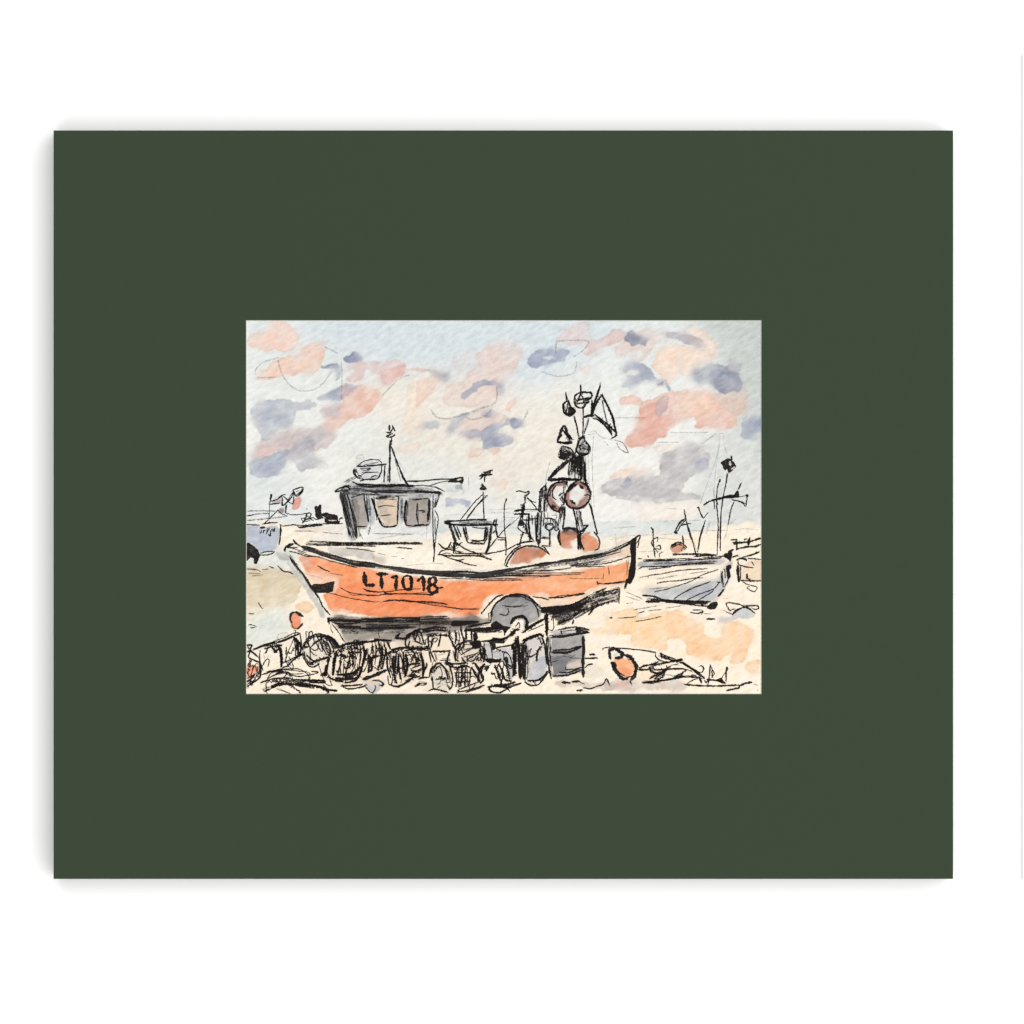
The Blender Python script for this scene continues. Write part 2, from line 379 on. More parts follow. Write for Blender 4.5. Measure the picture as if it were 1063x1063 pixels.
a4 196,196,196 .7 4: 410 660 460 660 440 1000 400 1000
a4 204,204,200 .7 4: 780 60 890 40 880 290 770 280
a5 214,212,206 .7 4: 420 880 500 880 480 1063 400 1063
d2 178,170,164 .6 3: 800 360 900 350 1000 300 1063 330 1063 440 900 460 830 430
d3 190,180,172 .55 4: 60 250 160 190 220 220 240 330 130 300
b2 196,196,198 .6 4: 960 690 1050 600 1060 800 980 900
c1 242,132,84 .32 4: 640 430 900 480 1063 560 1063 640 760 580 640 520
c2 242,134,86 .32 5: 200 620 700 640 1063 700 1063 780 500 770 180 720
c3 243,138,88 .32 4: 0 470 200 480 330 560 350 640 300 780 0 800
c4 252,196,156 .5 4: 0 540 260 560 460 600 420 660 140 700 0 690
c4 238,156,110 .5 3: 400 430 760 420 960 380 970 470 720 520 420 500
d2 236,214,190 .6 5: 0 500 300 420 700 400 1063 440 1063 800 700 860 300 850 0 800
d3 238,216,192 .5 5: 0 300 500 240 900 300 1000 560 900 900 300 920 0 760
d6 253,222,186 .6 6: 480 680 640 640 760 700 640 800 540 780
"""
# drawing: "@part tile" then strokes "toneWIDTH x y x y ..." (F = filled ink shape, D = dry-brush band), measured in tile units
DRAWING = """
@sky t1
g8 50 330 60 290 110 250 200 225;g8 190 230 210 310 260 390 330 430 420 420 480 370 520 310;g8 60 350 180 345;g8 830 460 930 360 1000 330;g6 580 250 585 340 580 480;g8 480 160 560 200
@sky t2
g10 80 540 120 590 190 600 300 570 380 540 480 500 490 400;g8 290 590 350 605 420 580 460 540;g12 650 610 680 555;g8 850 200 860 130 960 120 1050 125 1020 180 960 220;g7 980 250 960 320 860 340 760 310
@sky t3
g6 160 595 350 595;g6 420 745 560 745;g6 510 685 740 685;g6 700 755 790 690
@sky b1
g7 600 0 560 200 450 500 390 680;g7 610 0 570 250 545 500 550 650;g7 650 0 690 130;g6 580 -70 600 -100 650 -100 640 0;g7 600 0 610 -90
g8 470 960 700 960;g8 760 955 900 945 1040 960;g8 0 860 400 850;g8 280 960 430 980;g6 0 720 200 730
@sea a3
g7 330 690 500 680 740 690;g7 820 630 1063 620;g7 820 665 1063 660;g7 900 820 1063 800
@sea a4
g8 0 620 150 615;g8 0 720 170 715;g8 50 830 180 830
@sea b2
g8 300 190 500 210 730 215;g8 380 160 520 150;g8 130 350 400 340;g8 720 110 1063 120;g8 -150 90 100 70;g8 -80 180 300 160
@left_boat b4
k14 270 140 262 200 255 250;k28 275 140 265 190;k16 265 215 330 200 385 155 430 140;k14 250 250 300 245 370 235;k16 385 160 395 200 390 260 420 250 460 215 500 160 520 110;k14 400 160 440 190 470 225 510 245 520 200 520 110
k16 505 95 560 75 620 62 618 100 580 150 545 160 525 120 515 95;k16 550 145 600 110 615 85;k14 570 150 615 100;k12 545 110 575 100;k12 430 250 435 340;k12 445 250 425 345;k10 255 255 250 340 245 420;k12 350 310 290 370 230 430 180 470
d12 0 325 120 322 350 325;d12 0 380 100 360 240 350;d12 0 430 150 415 300 400 450 380;k12 0 377 80 365;k14 0 472 60 475 150 480;k16 170 470 250 455 340 452;k12 430 345 500 365 600 360 690 345;k10 340 310 380 350 450 380
k22 150 510 200 505;k14 155 570 165 535;k14 180 570 190 540 205 540;k14 215 580 240 530 255 520;k14 240 580 260 600 265 550 290 520;k14 285 550 310 515 305 555
k18 370 470 378 520 372 600 365 650 355 695;k14 150 790 230 770 300 772;k14 150 810 240 808 290 790 310 770;F 0 680 50 690 100 730 140 780 130 860 100 900 80 850 40 840 0 870;k14 80 850 100 905 130 850 150 800;k14 0 690 40 700
@far_huts b4
k14 385 490 450 485 520 475 600 485 700 475 860 465 1063 462;k22 560 490 590 505 700 490 830 480
F 745 280 775 265 790 290 800 255 825 260 825 345 870 345 900 350 1000 370 1010 420 1020 460 870 455 860 410 830 400 790 420 760 380 755 330
k16 600 405 650 400 670 350 710 350 700 400 740 395;k18 620 450 650 420 700 410 740 430;k16 660 300 668 302;k14 1020 420 1050 400 1063 410;k12 610 460 640 440;w10 900 425 990 430;d8 530 545 620 545 740 547;d8 840 560 1063 580
@far_huts b4
k14 850 350 890 345 930 370;k12 740 400 770 420 840 400;k14 860 440 940 450 1030 440;k12 630 430 670 380 690 400;k14 790 270 800 330;k12 950 365 960 410;w8 840 385 870 400;k12 600 410 630 440 700 430
@beach b4
k10 0 962 60 965 120 975 160 995;k10 170 970 240 965;k14 250 935 300 955;k12 340 925 380 970 420 995 480 1000 515 1022;d10 20 1010 150 1015;d10 60 1040 180 1030
@beach c1
k10 0 310 50 350 100 360 150 385
@beach d1
k14 130 60 160 110 180 125;k12 20 180 80 185;k12 20 305 60 305 110 325;k10 40 335 90 330
@beach d5
k12 870 230 960 225 1063 215;k20 775 227 800 225;k30 250 940 340 945;k24 360 935 440 925;k12 440 935 500 960;k26 410 1030 475 1025;k16 480 1000 560 1010 640 980 700 965 740 900 775 975
@beach d6
k12 470 60 550 50 660 30 790 0
@beach d7
k24 390 30 500 30
@hull c1
k30 60 130 65 90 110 60 150 50;k22 150 0 180 40 240 80;k14 80 90 140 95 200 90
F 220 70 330 78 450 120 600 165 800 225 1063 260 1063 310 860 300 700 255 500 195 380 150 280 115
k14 110 130 200 150 300 185 420 190 560 235 700 270 860 310;k10 200 130 290 165 380 185;w6 400 110 540 155 620 170;w5 560 185 760 240 900 262;w5 450 200 600 240 720 265
k24 130 230 200 310 260 380 340 500 400 590 440 650;k14 110 190 150 250;k18 440 650 480 740 560 835;w7 190 280 260 360;g9 160 355 270 375 480 430
F 365 500 400 490 480 490 605 460 600 520 580 580 450 590 390 590 370 560
k14 420 290 490 330 560 355;k12 440 300 520 350;d8 560 370 640 385 720 400;k12 680 535 740 570 820 595 920 610 1063 620;k10 400 580 550 590 700 630 850 660 1063 690;k14 920 540 980 565 1063 575
@hull c2
F 0 250 200 285 400 305 600 335 800 345 1063 350 1063 420 800 410 600 390 400 370 200 320 0 290
w5 100 300 300 335 420 350;w5 520 380 760 405;k10 800 430 940 430 1063 430
k12 0 570 100 580 250 575 400 555 600 545;k10 0 620 160 620;k14 150 610 300 600 480 600 720 610;k16 180 570 230 600 300 605;k8 480 600 600 590 680 590;k18 190 685 300 670 500 685 700 690 900 715;k10 380 665 600 700 800 735 1063 770;d8 0 685 200 690;k22 690 610 740 612
Dk40 0 900 500 880 920 860;Dk40 0 980 300 980 600 960;Dk50 480 890 800 920 1063 930
@hull c3
F 0 350 150 345 330 360 500 335 800 290 1063 245 1063 285 830 310 700 340 500 385 350 430 180 430 100 400 0 400
k10 0 430 200 440 400 455 600 450 780 450;k12 480 400 700 400 900 400 1063 405;k10 470 375 700 350 1063 340;w5 560 370 800 330 1000 300;Dk40 330 410 600 390 900 370;w5 60 370 240 375
k10 0 760 100 768 290 772;F 0 900 200 895 300 910 180 940 0 960;k24 130 1000 400 985 520 990;k10 170 950 400 920 430 915;k12 90 960 100 1060;k12 150 970 150 1030;k14 130 1005 400 1015 530 1000
@hull c4
F 0 365 150 350 300 335 480 285 700 250 850 190 1000 120 1063 85 1063 130 900 210 760 265 600 310 350 350 150 375 0 410
k14 350 400 500 390 700 375 850 340 1000 290 1063 285;k12 400 410 600 405 720 400;k14 0 455 200 440 350 420;k8 0 480 200 475 500 470;k8 0 510 200 500 460 490;d8 330 535 500 540 700 535;w6 200 450 260 448
w5 700 262 880 195 980 140;Dk26 330 385 560 360 720 340
F 1000 180 1063 100 1063 440 1040 540 1000 590 975 580 985 450 1010 330
k20 960 560 940 650;k18 100 750 250 745 400 715 500 700;k14 640 590 720 595 850 580 970 560;k22 640 570 645 605;d8 700 560 710 480
G 0 860 140 850 360 830 460 780 620 690 740 640 700 690 830 640 890 640 880 800 830 800 700 815 620 850 500 900 370 990 260 1050 190 1050 200 1010 100 950 0 900
Dk70 20 885 200 870 380 845 560 750 740 650;Dk60 100 910 300 890 500 830 700 740 880 670;Dk60 380 960 520 880 680 800 860 750;Dk50 150 950 320 910 480 860;Dk40 200 1030 330 980 440 920;Qk12 40 60 890 300 860 480 800;Qk12 44 480 820 640 740 860 680;Qk11 40 250 1000 420 920 600 850 820 780;k14 140 850 360 832 470 780 640 690 740 640
k20 540 940 610 860;k20 360 1040 380 1000;k14 880 640 880 820;w9 540 740 620 690;w8 680 755 800 715;w7 580 775 700 735;w7 690 800 790 770;m24 180 1000 320 880;m16 230 980 360 890;w6 370 980 480 905;w7 800 690 850 670;k12 60 990 70 1063;k12 150 930 130 1000
@hull b2
F 45 300 100 240 100 400 95 600 60 690 30 700 40 560 55 400
k16 0 280 60 220 150 165 140 220 110 260;k14 10 250 80 210 140 180;k16 0 410 60 395;k12 110 240 140 240 130 300 110 300
F 0 650 30 640 40 690 0 700
@hull d2
Dk50 50 140 400 150 1063 150;k28 50 120 60 190;k20 90 170 200 190 400 175;Dk46 160 220 500 230 1063 220;k14 90 190 150 260 200 340 240 400;k8 80 200 80 250 100 290;k16 400 240 600 245 900 235
@hull c1
Dm30 250 110 450 150 700 215 1063 280;Dm26 150 250 260 400 380 580;k10 160 260 260 390 380 570;m18 120 180 200 300;k10 100 80 180 110 300 150
@hull c2
Dm40 0 290 300 320 700 360 1063 365;Dm40 0 950 400 940 900 900;Dk24 0 1000 250 990 500 960;k10 0 940 300 945 700 930;k10 100 870 500 860 900 850
@hull c3
Dm50 0 390 300 400 700 350 1063 290;k10 200 420 500 410 800 380 1000 370;k10 330 440 600 430 760 440;Dk30 0 930 150 930 280 915
@hull c4
Dm40 0 400 300 370 600 320 900 220;Dk20 200 345 480 300 720 255 900 190;k12 600 320 760 280 900 240;d10 960 330 970 420 960 500;d10 980 320 990 400;Dm26 340 400 600 380 850 340;k12 700 690 890 650;k10 440 920 600 840 820 790;k10 230 1040 340 970;d12 760 400 770 500;k14 970 590 940 650;k10 720 600 960 580
@hull d2
Dm50 200 270 500 270 900 260;k10 90 150 400 140 800 125 1063 120;k10 300 260 380 290 340 300;d10 600 290 620 340
@lettering c1
k34 935 365 950 500;k30 950 505 1045 505
@lettering c2
k26 110 380 240 382;k28 165 385 175 545;k24 280 425 330 400;k28 338 400 328 555;k24 415 410 405 470 425 540 460 550 495 540 505 470 495 405;k16 415 412 450 402 495 408;k28 495 410 500 520
k24 565 460 625 410;k28 632 410 640 565;k24 740 415 700 440 700 480 735 500 770 470 765 430 735 418;k26 735 500 690 520 700 570 730 590 775 575 780 530 735 500;k12 790 535 850 530
@deck c1
Dk26 290 50 400 50 700 55 1063 45;k12 330 15 500 30 800 40 1063 35;k14 400 65 700 65 1063 75
@deck c2
k10 330 90 510 100;d8 130 150 210 170;d8 280 185 340 190;d8 390 210 420 210;g8 450 290 700 265 860 270
@deck b5
k26 0 785 400 785 1045 785;k12 0 810 400 800 700 800;k14 780 830 930 848;k10 200 840 350 850 520 880;d8 500 680 950 685;g8 520 740 700 710 900 690
@wheelhouse a2
k18 270 745 330 770 400 775 600 780 860 775;Dk28 310 790 600 790 960 790;k14 400 850 700 840 1063 850;Dm60 280 820 700 820 1063 830;k12 860 745 950 740 1063 735;k16 80 850 150 810 220 785 260 800;k14 80 855 160 845 250 830;d14 180 750 300 690 340 690;Dk20 500 860 800 860 1063 862
@wheelhouse a3
k30 0 420 100 430 300 440;k14 0 320 150 305 300 292 400 290 540 268;F 370 325 410 290 540 268 535 345 500 330 450 330;w14 470 305 515 290;k8 180 360 280 330 380 310;k12 0 365 100 360 240 385 340 430;g10 0 450 200 470
k14 280 440 260 520 230 600;k12 240 500 220 610;k12 230 640 260 690 265 760 240 900 225 1063;k12 210 460 205 700 215 1063;d14 228 700 232 900;g12 140 800 135 950;g10 600 270 605 400;g10 540 400 540 460
k12 0 515 160 505;k30 165 510 165 620 150 760;k24 0 800 160 795;k18 35 560 28 680 45 780;k8 30 635 110 640;k12 90 660 125 650
@wheelhouse c2
k14 750 0 755 120 742 250
@wheelhouse b5
Dk60 160 230 220 450 290 720;k18 150 220 190 430 250 700;k18 240 320 290 540 325 730;k14 205 220 260 380;k14 80 210 150 170 240 155;k14 80 215 170 200;k12 150 200 200 160 250 190 180 220
k16 400 240 420 380 450 550;k12 430 250 440 420 455 540;k14 260 280 340 260 400 240 530 250;k14 320 605 430 600;d14 340 620 360 720;d10 360 680 390 740;d16 470 600 450 690
k24 490 290 530 420 590 570 630 605;k14 510 270 545 530;Dk34 530 290 650 275 785 280;k18 785 265 775 450 770 580;k20 625 605 700 605 765 590;k12 560 500 620 580;w7 555 480 610 570
k26 865 310 850 500 870 590;k12 900 300 1063 295;k14 870 590 950 595 1063 580;Dk26 870 320 880 450 880 580;d12 450 260 480 420;d14 820 300 815 480
@wheelhouse a2
Dm60 150 860 500 870 1063 880;k10 250 820 400 830 560 880;k10 600 860 800 870 900 850;d12 200 760 320 700;Dk20 400 800 700 800 960 805;k10 180 820 220 850 200 830 240 870
@wheelhouse b5
Dm60 150 240 210 450 280 720;k10 260 380 300 520 330 700;k10 170 260 200 420 240 560;Dm30 440 280 470 450 470 600;Dm30 820 290 820 400 815 540;k10 500 300 530 400 560 500;k8 560 380 640 370 740 380;k8 590 480 700 470;Dm26 270 300 300 450 320 590;k8 880 320 880 480;d10 400 270 420 420;Dm20 560 300 760 300;k8 1000 430 1063 420
@radar_dome a2
k12 320 580 400 520 480 500 560 505 600 540;k20 320 578 450 570 560 560 655 550;k24 295 600 290 640 320 690 360 710;Dk40 300 610 335 660 375 690;k12 360 600 470 595 420 620 370 610;k12 380 640 560 640;k16 600 570 590 640 560 700 530 720
k20 360 735 430 720 540 718;k14 480 700 510 680 550 680;k12 350 700 400 720;k14 635 560 625 650 625 750;g10 310 470 340 450 390 455 400 500 360 490 310 480;g10 540 510 600 490;d10 330 690 430 640 480 600;d10 400 560 560 530
@mast a2
k24 690 290 688 450 685 600 683 750;Dm30 675 650 670 760;k16 705 260 705 340;k20 705 360 760 510 820 660 880 780;k26 820 680 900 800;d9 740 480 770 600 810 740;g7 770 500 860 640
k22 680 120 685 180;k20 715 125 745 185;k16 690 200 720 160;k18 650 200 700 205;k18 645 245 690 225 720 210;k20 660 255 710 250 740 225;k24 690 790 960 790
@far_boat a3
k20 330 755 500 750 650 738 800 740;k20 340 780 500 800 640 800 800 795 920 795;Dk30 330 765 420 770;m20 500 770 850 765;k18 720 740 790 735;k20 870 790 890 740;k14 915 735 900 800 910 880 920 930;k24 820 790 910 800
k26 380 780 420 880 450 980 490 1020;k22 430 800 470 880 500 960;k16 470 810 520 930;k24 540 820 560 900 590 990;k14 570 820 575 900;k18 590 990 680 1000 770 1010;k22 630 965 700 975 780 965;k22 790 820 780 900 770 960;k24 850 810 835 900 820 1063;k14 815 820 800 920 770 1010;k10 640 820 750 840 790 820
k12 760 430 762 560 768 730;k12 770 450 680 530 580 650 510 740;k14 800 470 700 570 600 700 575 745;k24 760 215 800 215 865 190;k24 780 250 860 240;k20 780 220 775 320;k20 720 260 780 230;k18 735 285 770 240;F 745 335 798 390 790 412 730 410 720 395 740 370;w12 752 375 768 383;k14 785 475 810 470
k12 1015 510 995 600 995 800 1010 1000 1015 1063;k18 1015 505 1012 540;k10 1063 780 950 900 840 1040;k12 900 820 920 930 1000 940;k10 920 960 1000 960;k14 875 890 890 860
@far_boat c3
k14 30 0 50 40 150 110 280 155;k18 0 40 60 60;k14 0 150 150 155 350 160;k18 0 185 150 180 280 180 350 200 430 225;k14 360 160 480 140 600 110 720 45;k14 0 215 50 235 150 270 260 292;k12 40 235 130 215;k12 470 0 420 70 370 155;k20 400 0 395 80 365 160;g8 150 110 330 110;k10 580 0 590 100 585 170;k14 580 165 588 175
@far_boat c2
k16 800 40 850 90 900 95 940 30;k14 800 170 830 130 920 110 1063 150;k18 800 165 900 180 1063 180;k20 970 30 965 150;k12 860 185 1000 230 1063 245;k14 980 0 970 80 1063 30
@winch a4
k14 170 430 210 420 270 440 300 425 310 450 270 490 265 560;k12 290 490 330 530 390 550;k12 290 500 360 570 410 640;k22 150 645 200 630 270 625;k22 150 678 230 675 310 680;k12 270 625 420 625;k34 255 560 240 650 235 720;k14 230 740 360 745;k14 300 730 410 725
F 190 780 230 740 270 790 210 810;k22 310 680 305 780 320 900 330 960;k12 210 740 190 830 250 880 300 900 350 960;k14 270 790 290 880;k14 240 880 210 1000;k20 220 990 350 975;k18 220 1000 180 1020;k16 300 920 360 960;d10 0 880 120 780 200 710
k18 490 360 440 410 425 520 420 640 460 650;Dk30 460 400 450 520 440 640;k14 500 370 490 500 480 640;k18 410 660 400 800 390 980;k18 450 660 440 800 430 1000;Dm30 430 680 415 980
k12 480 730 540 720 600 740;k16 490 820 520 780 570 790 575 830 540 855 500 840 490 810;k12 460 810 480 780;k10 600 800 590 850;k10 540 860 535 1030;k10 470 940 530 940;k10 450 1020 540 1030;k10 545 720 550 780;d10 520 560 500 660;d8 620 690 600 740
@flags a5
k22 290 185 305 270;k22 310 270 265 320 265 390 300 430 350 440 390 400 380 370 340 340 320 270;F 320 340 390 380 370 430 320 430;k14 270 400 320 420;k12 320 280 310 340 300 400
k18 453 100 460 180;k20 450 180 395 220 385 290 410 340 450 355 490 350 510 320;k20 460 180 510 185 560 185 580 220 550 260 490 280;Dk40 460 180 480 310;k14 400 280 480 260 560 240;k14 410 310 550 290;k16 450 200 420 290;k14 490 330 550 280
k14 375 445 410 560 435 690;k12 485 350 485 450 480 600;k12 545 470 520 560 490 640;k14 480 600 470 690
k20 670 115 630 230 600 320 585 420;k20 580 270 575 400 580 450;k24 690 210 640 280 610 350 580 440;d12 675 70 665 120;k22 685 210 730 290 790 420 820 500 850 650;k10 690 260 720 400 760 560;k20 590 470 650 490 740 570 800 660;k18 610 430 680 480 780 560 840 620;k24 800 690 855 655;k24 495 460 560 440 600 440;k14 760 560 800 640
g12 560 620 610 610 690 680 800 710;g10 520 650 620 640;d10 830 710 920 740 980 850 890 810 850 740;g22 710 720 760 775;g10 600 650 570 1000
k34 265 550 230 630 200 720;k30 280 550 310 640 360 700;k30 195 730 280 745 360 740;k20 260 600 330 700;k16 300 640 340 720;k16 220 690 250 650
G 240 800 260 770 300 800 350 800 390 860 380 900 330 880 300 860 290 900 260 910 230 900;Qk16 60 245 820 300 840 330 860;Qk14 50 250 880 290 860;k16 240 800 230 900 290 930;k16 260 775 340 800 390 860;k22 290 930 340 940 390 870;k12 310 870 350 930;k12 225 915 250 900
G 420 730 500 660 510 720 560 790 540 850 490 880 440 870 410 820;k18 510 720 555 790 540 850 490 880 440 870 410 820 425 740;Qk14 60 430 760 480 840;Qk12 40 470 720 540 800;k16 430 730 490 670 505 720;w14 490 745 505 765;w9 440 760 455 720;w9 505 830 520 810
Dk60 430 880 400 960 360 1063;Dk50 470 880 450 1063;k18 440 700 400 850;k12 500 940 500 1063;k34 290 950 230 1010 160 1063;k14 430 700 500 660
@flags a4
F 650 20 700 0 780 0 750 60 700 70 640 60;F 850 0 960 0 920 25 850 20;k34 740 100 650 170 540 280;w7 700 120 620 190;k16 700 110 600 200 520 290;k38 520 300 620 295 740 285;k28 600 300 740 290 880 300;Dk60 800 0 790 120 770 250;Dk50 870 30 850 150 840 280;k30 880 50 885 180 885 290;k14 920 120 920 250 950 350 985 450 980 500;k20 930 200 935 310 980 420
g12 540 100 510 220 490 330;g8 960 0 970 300;g8 1010 20 1010 320;k12 500 330 480 450 470 640
@floats a4
k20 720 320 620 330 550 370 515 460 520 550 580 630 650 660;k16 610 360 570 420 575 490 610 520;Dk30 560 580 620 620;k24 640 650 660 600;Dk30 530 480 545 410 590 360
k22 850 305 780 350 720 440 705 530 760 600 830 620 910 600 970 530 990 440 950 370 880 320;k38 740 430 790 370 840 350;k34 870 360 905 395;k34 770 530 820 565;k14 920 470 970 460
Dk40 720 310 700 480 680 600;k14 650 500 690 560;k12 640 480 680 440;Dk40 690 590 670 700 640 850;k20 710 600 700 720 680 840;k20 800 620 830 750 850 880;k14 870 640 890 740 910 830;Dm30 840 640 870 760;k18 980 560 1010 680 1040 800 1063 900
k22 680 840 740 825 810 840 860 880;k18 650 860 640 950 660 1020;k26 850 870 900 860 960 800;k16 910 810 960 800;k24 880 860 870 960 880 1063;k14 850 880 850 1063;Dk30 690 860 760 840 840 870
@floats c4
k18 220 0 205 80 230 170;k20 430 0 430 220;k20 445 60 460 150 490 220;k16 600 20 650 90 665 150 650 210 610 225;k14 500 10 450 60;k14 20 180 60 200 110 270;k12 110 10 110 190;k10 30 80 100 90;g12 0 190 150 180
@floats c3
k20 590 290 620 220 700 120 800 75 900 75 980 100 1063 160;k14 570 280 600 200 680 110 750 70;k14 575 290 610 300;k14 720 50 800 30 900 20;k26 940 0 950 70
@right_boat b1
F 615 215 690 170 735 180 790 250 760 290 720 330 700 320 690 290 660 300 640 250;w22 722 205 724 245;w12 735 288 775 262;k22 735 145 740 180
k12 700 330 670 480 650 570 640 650 620 780 610 1063;k14 610 410 585 480 575 570 575 700 590 850 590 1063;k22 610 400 605 430
k20 430 685 500 640 600 610 700 590 820 595;k26 520 635 640 605 780 595;k14 640 590 730 575 790 580;F 765 580 800 520 820 540 820 590;k18 850 435 810 510;k16 740 625 800 635 860 660 895 700;k24 895 575 915 575 905 600;k14 910 580 900 690;k10 780 600 900 580;k14 370 710 400 780 430 830;k12 430 830 480 765;k20 360 710 380 715;k14 545 620 550 725;k12 565 620 590 680
k14 450 850 410 970 385 1063;k14 770 640 730 740 710 850 700 900;g12 700 880 680 1000 650 1063;g20 500 850 460 1000;g12 790 840 700 900;g10 540 500 545 600
k16 215 730 235 840 260 950 295 1063;k18 230 835 160 890 110 990;k16 110 990 150 960 180 910 290 885;k22 105 985 140 990;k12 180 900 235 850
@right_boat b2
k16 270 80 295 110 300 250 320 410;k24 275 80 290 100;k12 300 210 350 190 340 240;k12 290 220 280 260 330 330 350 360;k14 330 290 370 280 380 320 320 310;k10 370 410 370 370 410 350
k14 690 80 720 190 780 400;k16 860 60 820 180 790 350;k12 1010 160 1005 380;k14 1040 0 1040 340;k20 780 370 785 405
k14 490 300 540 255 600 245 650 280 665 300 640 330;Dk40 500 290 560 260 620 260;k18 620 170 635 260;Dk30 640 290 620 340
k20 515 375 700 375 850 375 1000 385;k20 750 400 900 390 1000 385;Dk34 190 445 450 440 750 430 1063 410;k14 130 425 180 425;k18 240 395 250 405;k14 140 540 200 515 500 505 700 480 980 480;k10 250 545 500 515;m20 300 480 700 470 1000 450
k12 245 635 250 610 400 590 560 560 700 545 900 535;d10 150 635 300 600;k12 340 700 420 680 600 665 740 640 850 635;k12 310 790 450 760 700 680 850 600 1015 545;k12 520 880 600 820 740 750 930 680;k12 660 885 800 820 960 760 1030 690;k12 780 890 870 840 950 790 965 765;k18 1000 685 1040 685
k34 220 900 400 890 600 905 900 915;k22 180 830 300 840 420 880 560 890 930 900;k18 400 890 700 930 900 950;k14 230 870 350 870;F 890 960 940 910 1000 900 1015 930 980 980 920 985;w7 960 945 975 930
d10 80 990 200 970 340 945;d10 240 1000 400 985;d8 440 970 640 940;k12 130 1030 200 1005;k16 710 1015 780 1030 850 1010 830 1040;k10 730 995 850 990;d8 0 790 180 870;d8 0 840 150 890;d8 0 920 80 910;d8 860 1030 940 1035
@right_boat b3
k20 280 400 350 400 400 440;F 340 370 400 350 430 360 420 420 400 460 380 420 340 410;k26 385 350 440 325;k20 430 410 490 385;F 360 510 410 490 420 520 400 560 410 620 380 660 365 600;k16 315 560 320 660 330 740;k14 330 545 345 550 350 640;F 260 840 330 760 330 790 290 840;k14 340 740 380 660
@jetty b3
k16 410 215 480 215;Dk40 440 260 490 240;k20 480 210 475 330;k24 460 250 600 240 640 230;k20 620 190 610 280;k16 600 210 600 270;k22 640 230 700 210 744 200;k22 470 320 580 295 680 290 744 265;k16 560 215 590 205;k14 690 225 720 200
@crate b3
k18 470 440 560 405 640 385 720 355;k24 670 370 725 350;k14 600 420 744 435;F 500 420 580 420 590 455 560 440;k16 490 440 500 490 580 515 660 525;k12 640 455 670 500;k30 495 500 490 580 500 680;k14 520 510 515 660;k18 520 665 600 670 744 670;k18 590 600 590 640 630 655;F 575 600 600 590 600 640
k12 540 680 600 710 700 740 670 790 590 750 620 730
@mound b3
k12 365 950 380 910 480 920 560 950 690 945 720 970 680 990 640 965;k20 430 1045 480 995 560 960 620 980 680 1030;k12 370 950 400 990 460 980;d12 330 990 380 1020 450 1040;g10 330 860 390 865
@wheel c3
k18 420 900 430 800 470 720 560 640 680 605 780 615 870 660 950 740 1000 780;k14 315 820 380 740 480 640 560 610;k12 400 890 400 820 440 790;k16 870 670 930 760 950 850;Dk40 620 620 780 620 860 650;k36 640 930 680 870 760 850 810 880 820 930 800 980;k12 580 740 680 745 780 720;k10 600 760 620 800 590 840 520 830
F 420 940 480 900 560 950 640 970 600 1010 570 1063 550 1000 440 985;k34 690 1000 660 1060;k10 690 970 730 920 740 970 710 980;k24 770 1030 860 970 950 910 1020 870;k34 980 790 1063 780;k14 1020 830 1010 880 1040 900;k12 880 630 1000 650 1063 670;k12 1063 900 1030 940 1040 1000;k12 440 850 430 780
@wheel d4
k30 380 480 430 430 470 420;k12 440 390 470 350 480 390;k24 540 420 620 370 740 310;k34 700 230 800 220;k28 750 260 750 480;k10 760 380 770 420 800 430 820 400 815 290
k24 0 420 100 410 280 400;Dk40 0 430 120 440 300 430;k14 0 380 190 350;k14 20 460 30 530 50 500 40 450
@pot_one d1
k22 80 575 200 530 330 490;Dk40 190 535 330 495;k22 340 500 450 460 590 400;k12 320 480 430 440 540 390 590 400;k12 590 400 600 500 620 590;k26 525 440 560 500 570 620;k22 560 470 600 540 590 630 550 650;Dk40 540 450 560 560 560 640;k14 540 650 540 560 520 450;k30 375 560 385 660 385 770;k20 300 610 360 560 330 530;k20 200 570 300 540 390 530;k14 210 620 230 570;k12 440 550 440 640 420 720;k14 410 720 480 690 620 620;k16 400 780 460 750 520 690 620 630;k16 170 855 300 815 400 785;k12 150 590 140 690 180 810;g10 180 600 200 680;k22 270 540 330 610;g10 340 470 350 410 420 390 460 410;g10 220 700 240 640
@pot_left d1
k20 0 530 60 530 40 580 80 620 120 650;k16 0 610 40 590 20 660 100 700 140 710;k16 140 710 150 800 140 890 60 950 0 990;k14 10 900 60 870 100 840;k22 0 930 50 900 90 850;k12 0 960 100 910;k14 10 540 30 570;k12 80 700 140 720
@pot_round d1
k18 690 540 640 560 650 500 720 430 800 405 900 430 970 470 1010 540;k24 780 430 900 440 970 500 1000 560;k16 640 600 640 680 690 760 740 770 800 740;k14 660 640 740 700 860 670 930 650;k20 700 720 780 700 900 655;k16 700 560 760 500 840 470 900 530 930 590 920 630 870 630;k12 820 480 850 570 880 630;k14 880 470 920 560 910 610;k10 710 560 750 590 790 560 800 500;Dk50 880 430 960 500 990 570;k20 640 550 680 550;k24 690 740 740 740;k20 1000 560 1063 540;k12 650 470 760 400
@net_heap d1
k12 220 920 270 840 400 800 560 790 650 830 700 890 690 950;k18 150 940 300 900 420 890 500 900;k20 270 1000 330 960 450 960 600 970 760 980 850 1000;Dk40 270 990 400 950;Dk50 560 960 800 990;k20 500 910 700 915 850 920 850 940 700 940;k12 430 810 440 850 410 900 480 930;k14 450 820 500 870;k12 215 930 220 1050 240 1063;k20 190 1040 270 1010;k10 330 1010 480 1063;k16 830 1000 900 1040 890 1063;k14 870 1010 1000 1035;k22 330 840 400 820
@pot_two d1
F 810 865 870 800 890 740 880 700 900 680 890 860 840 870;k24 960 700 950 860;k16 900 870 960 910 1063 920;k26 990 600 960 700;k20 910 660 880 850;k18 980 885 1063 900
@pot_two d2
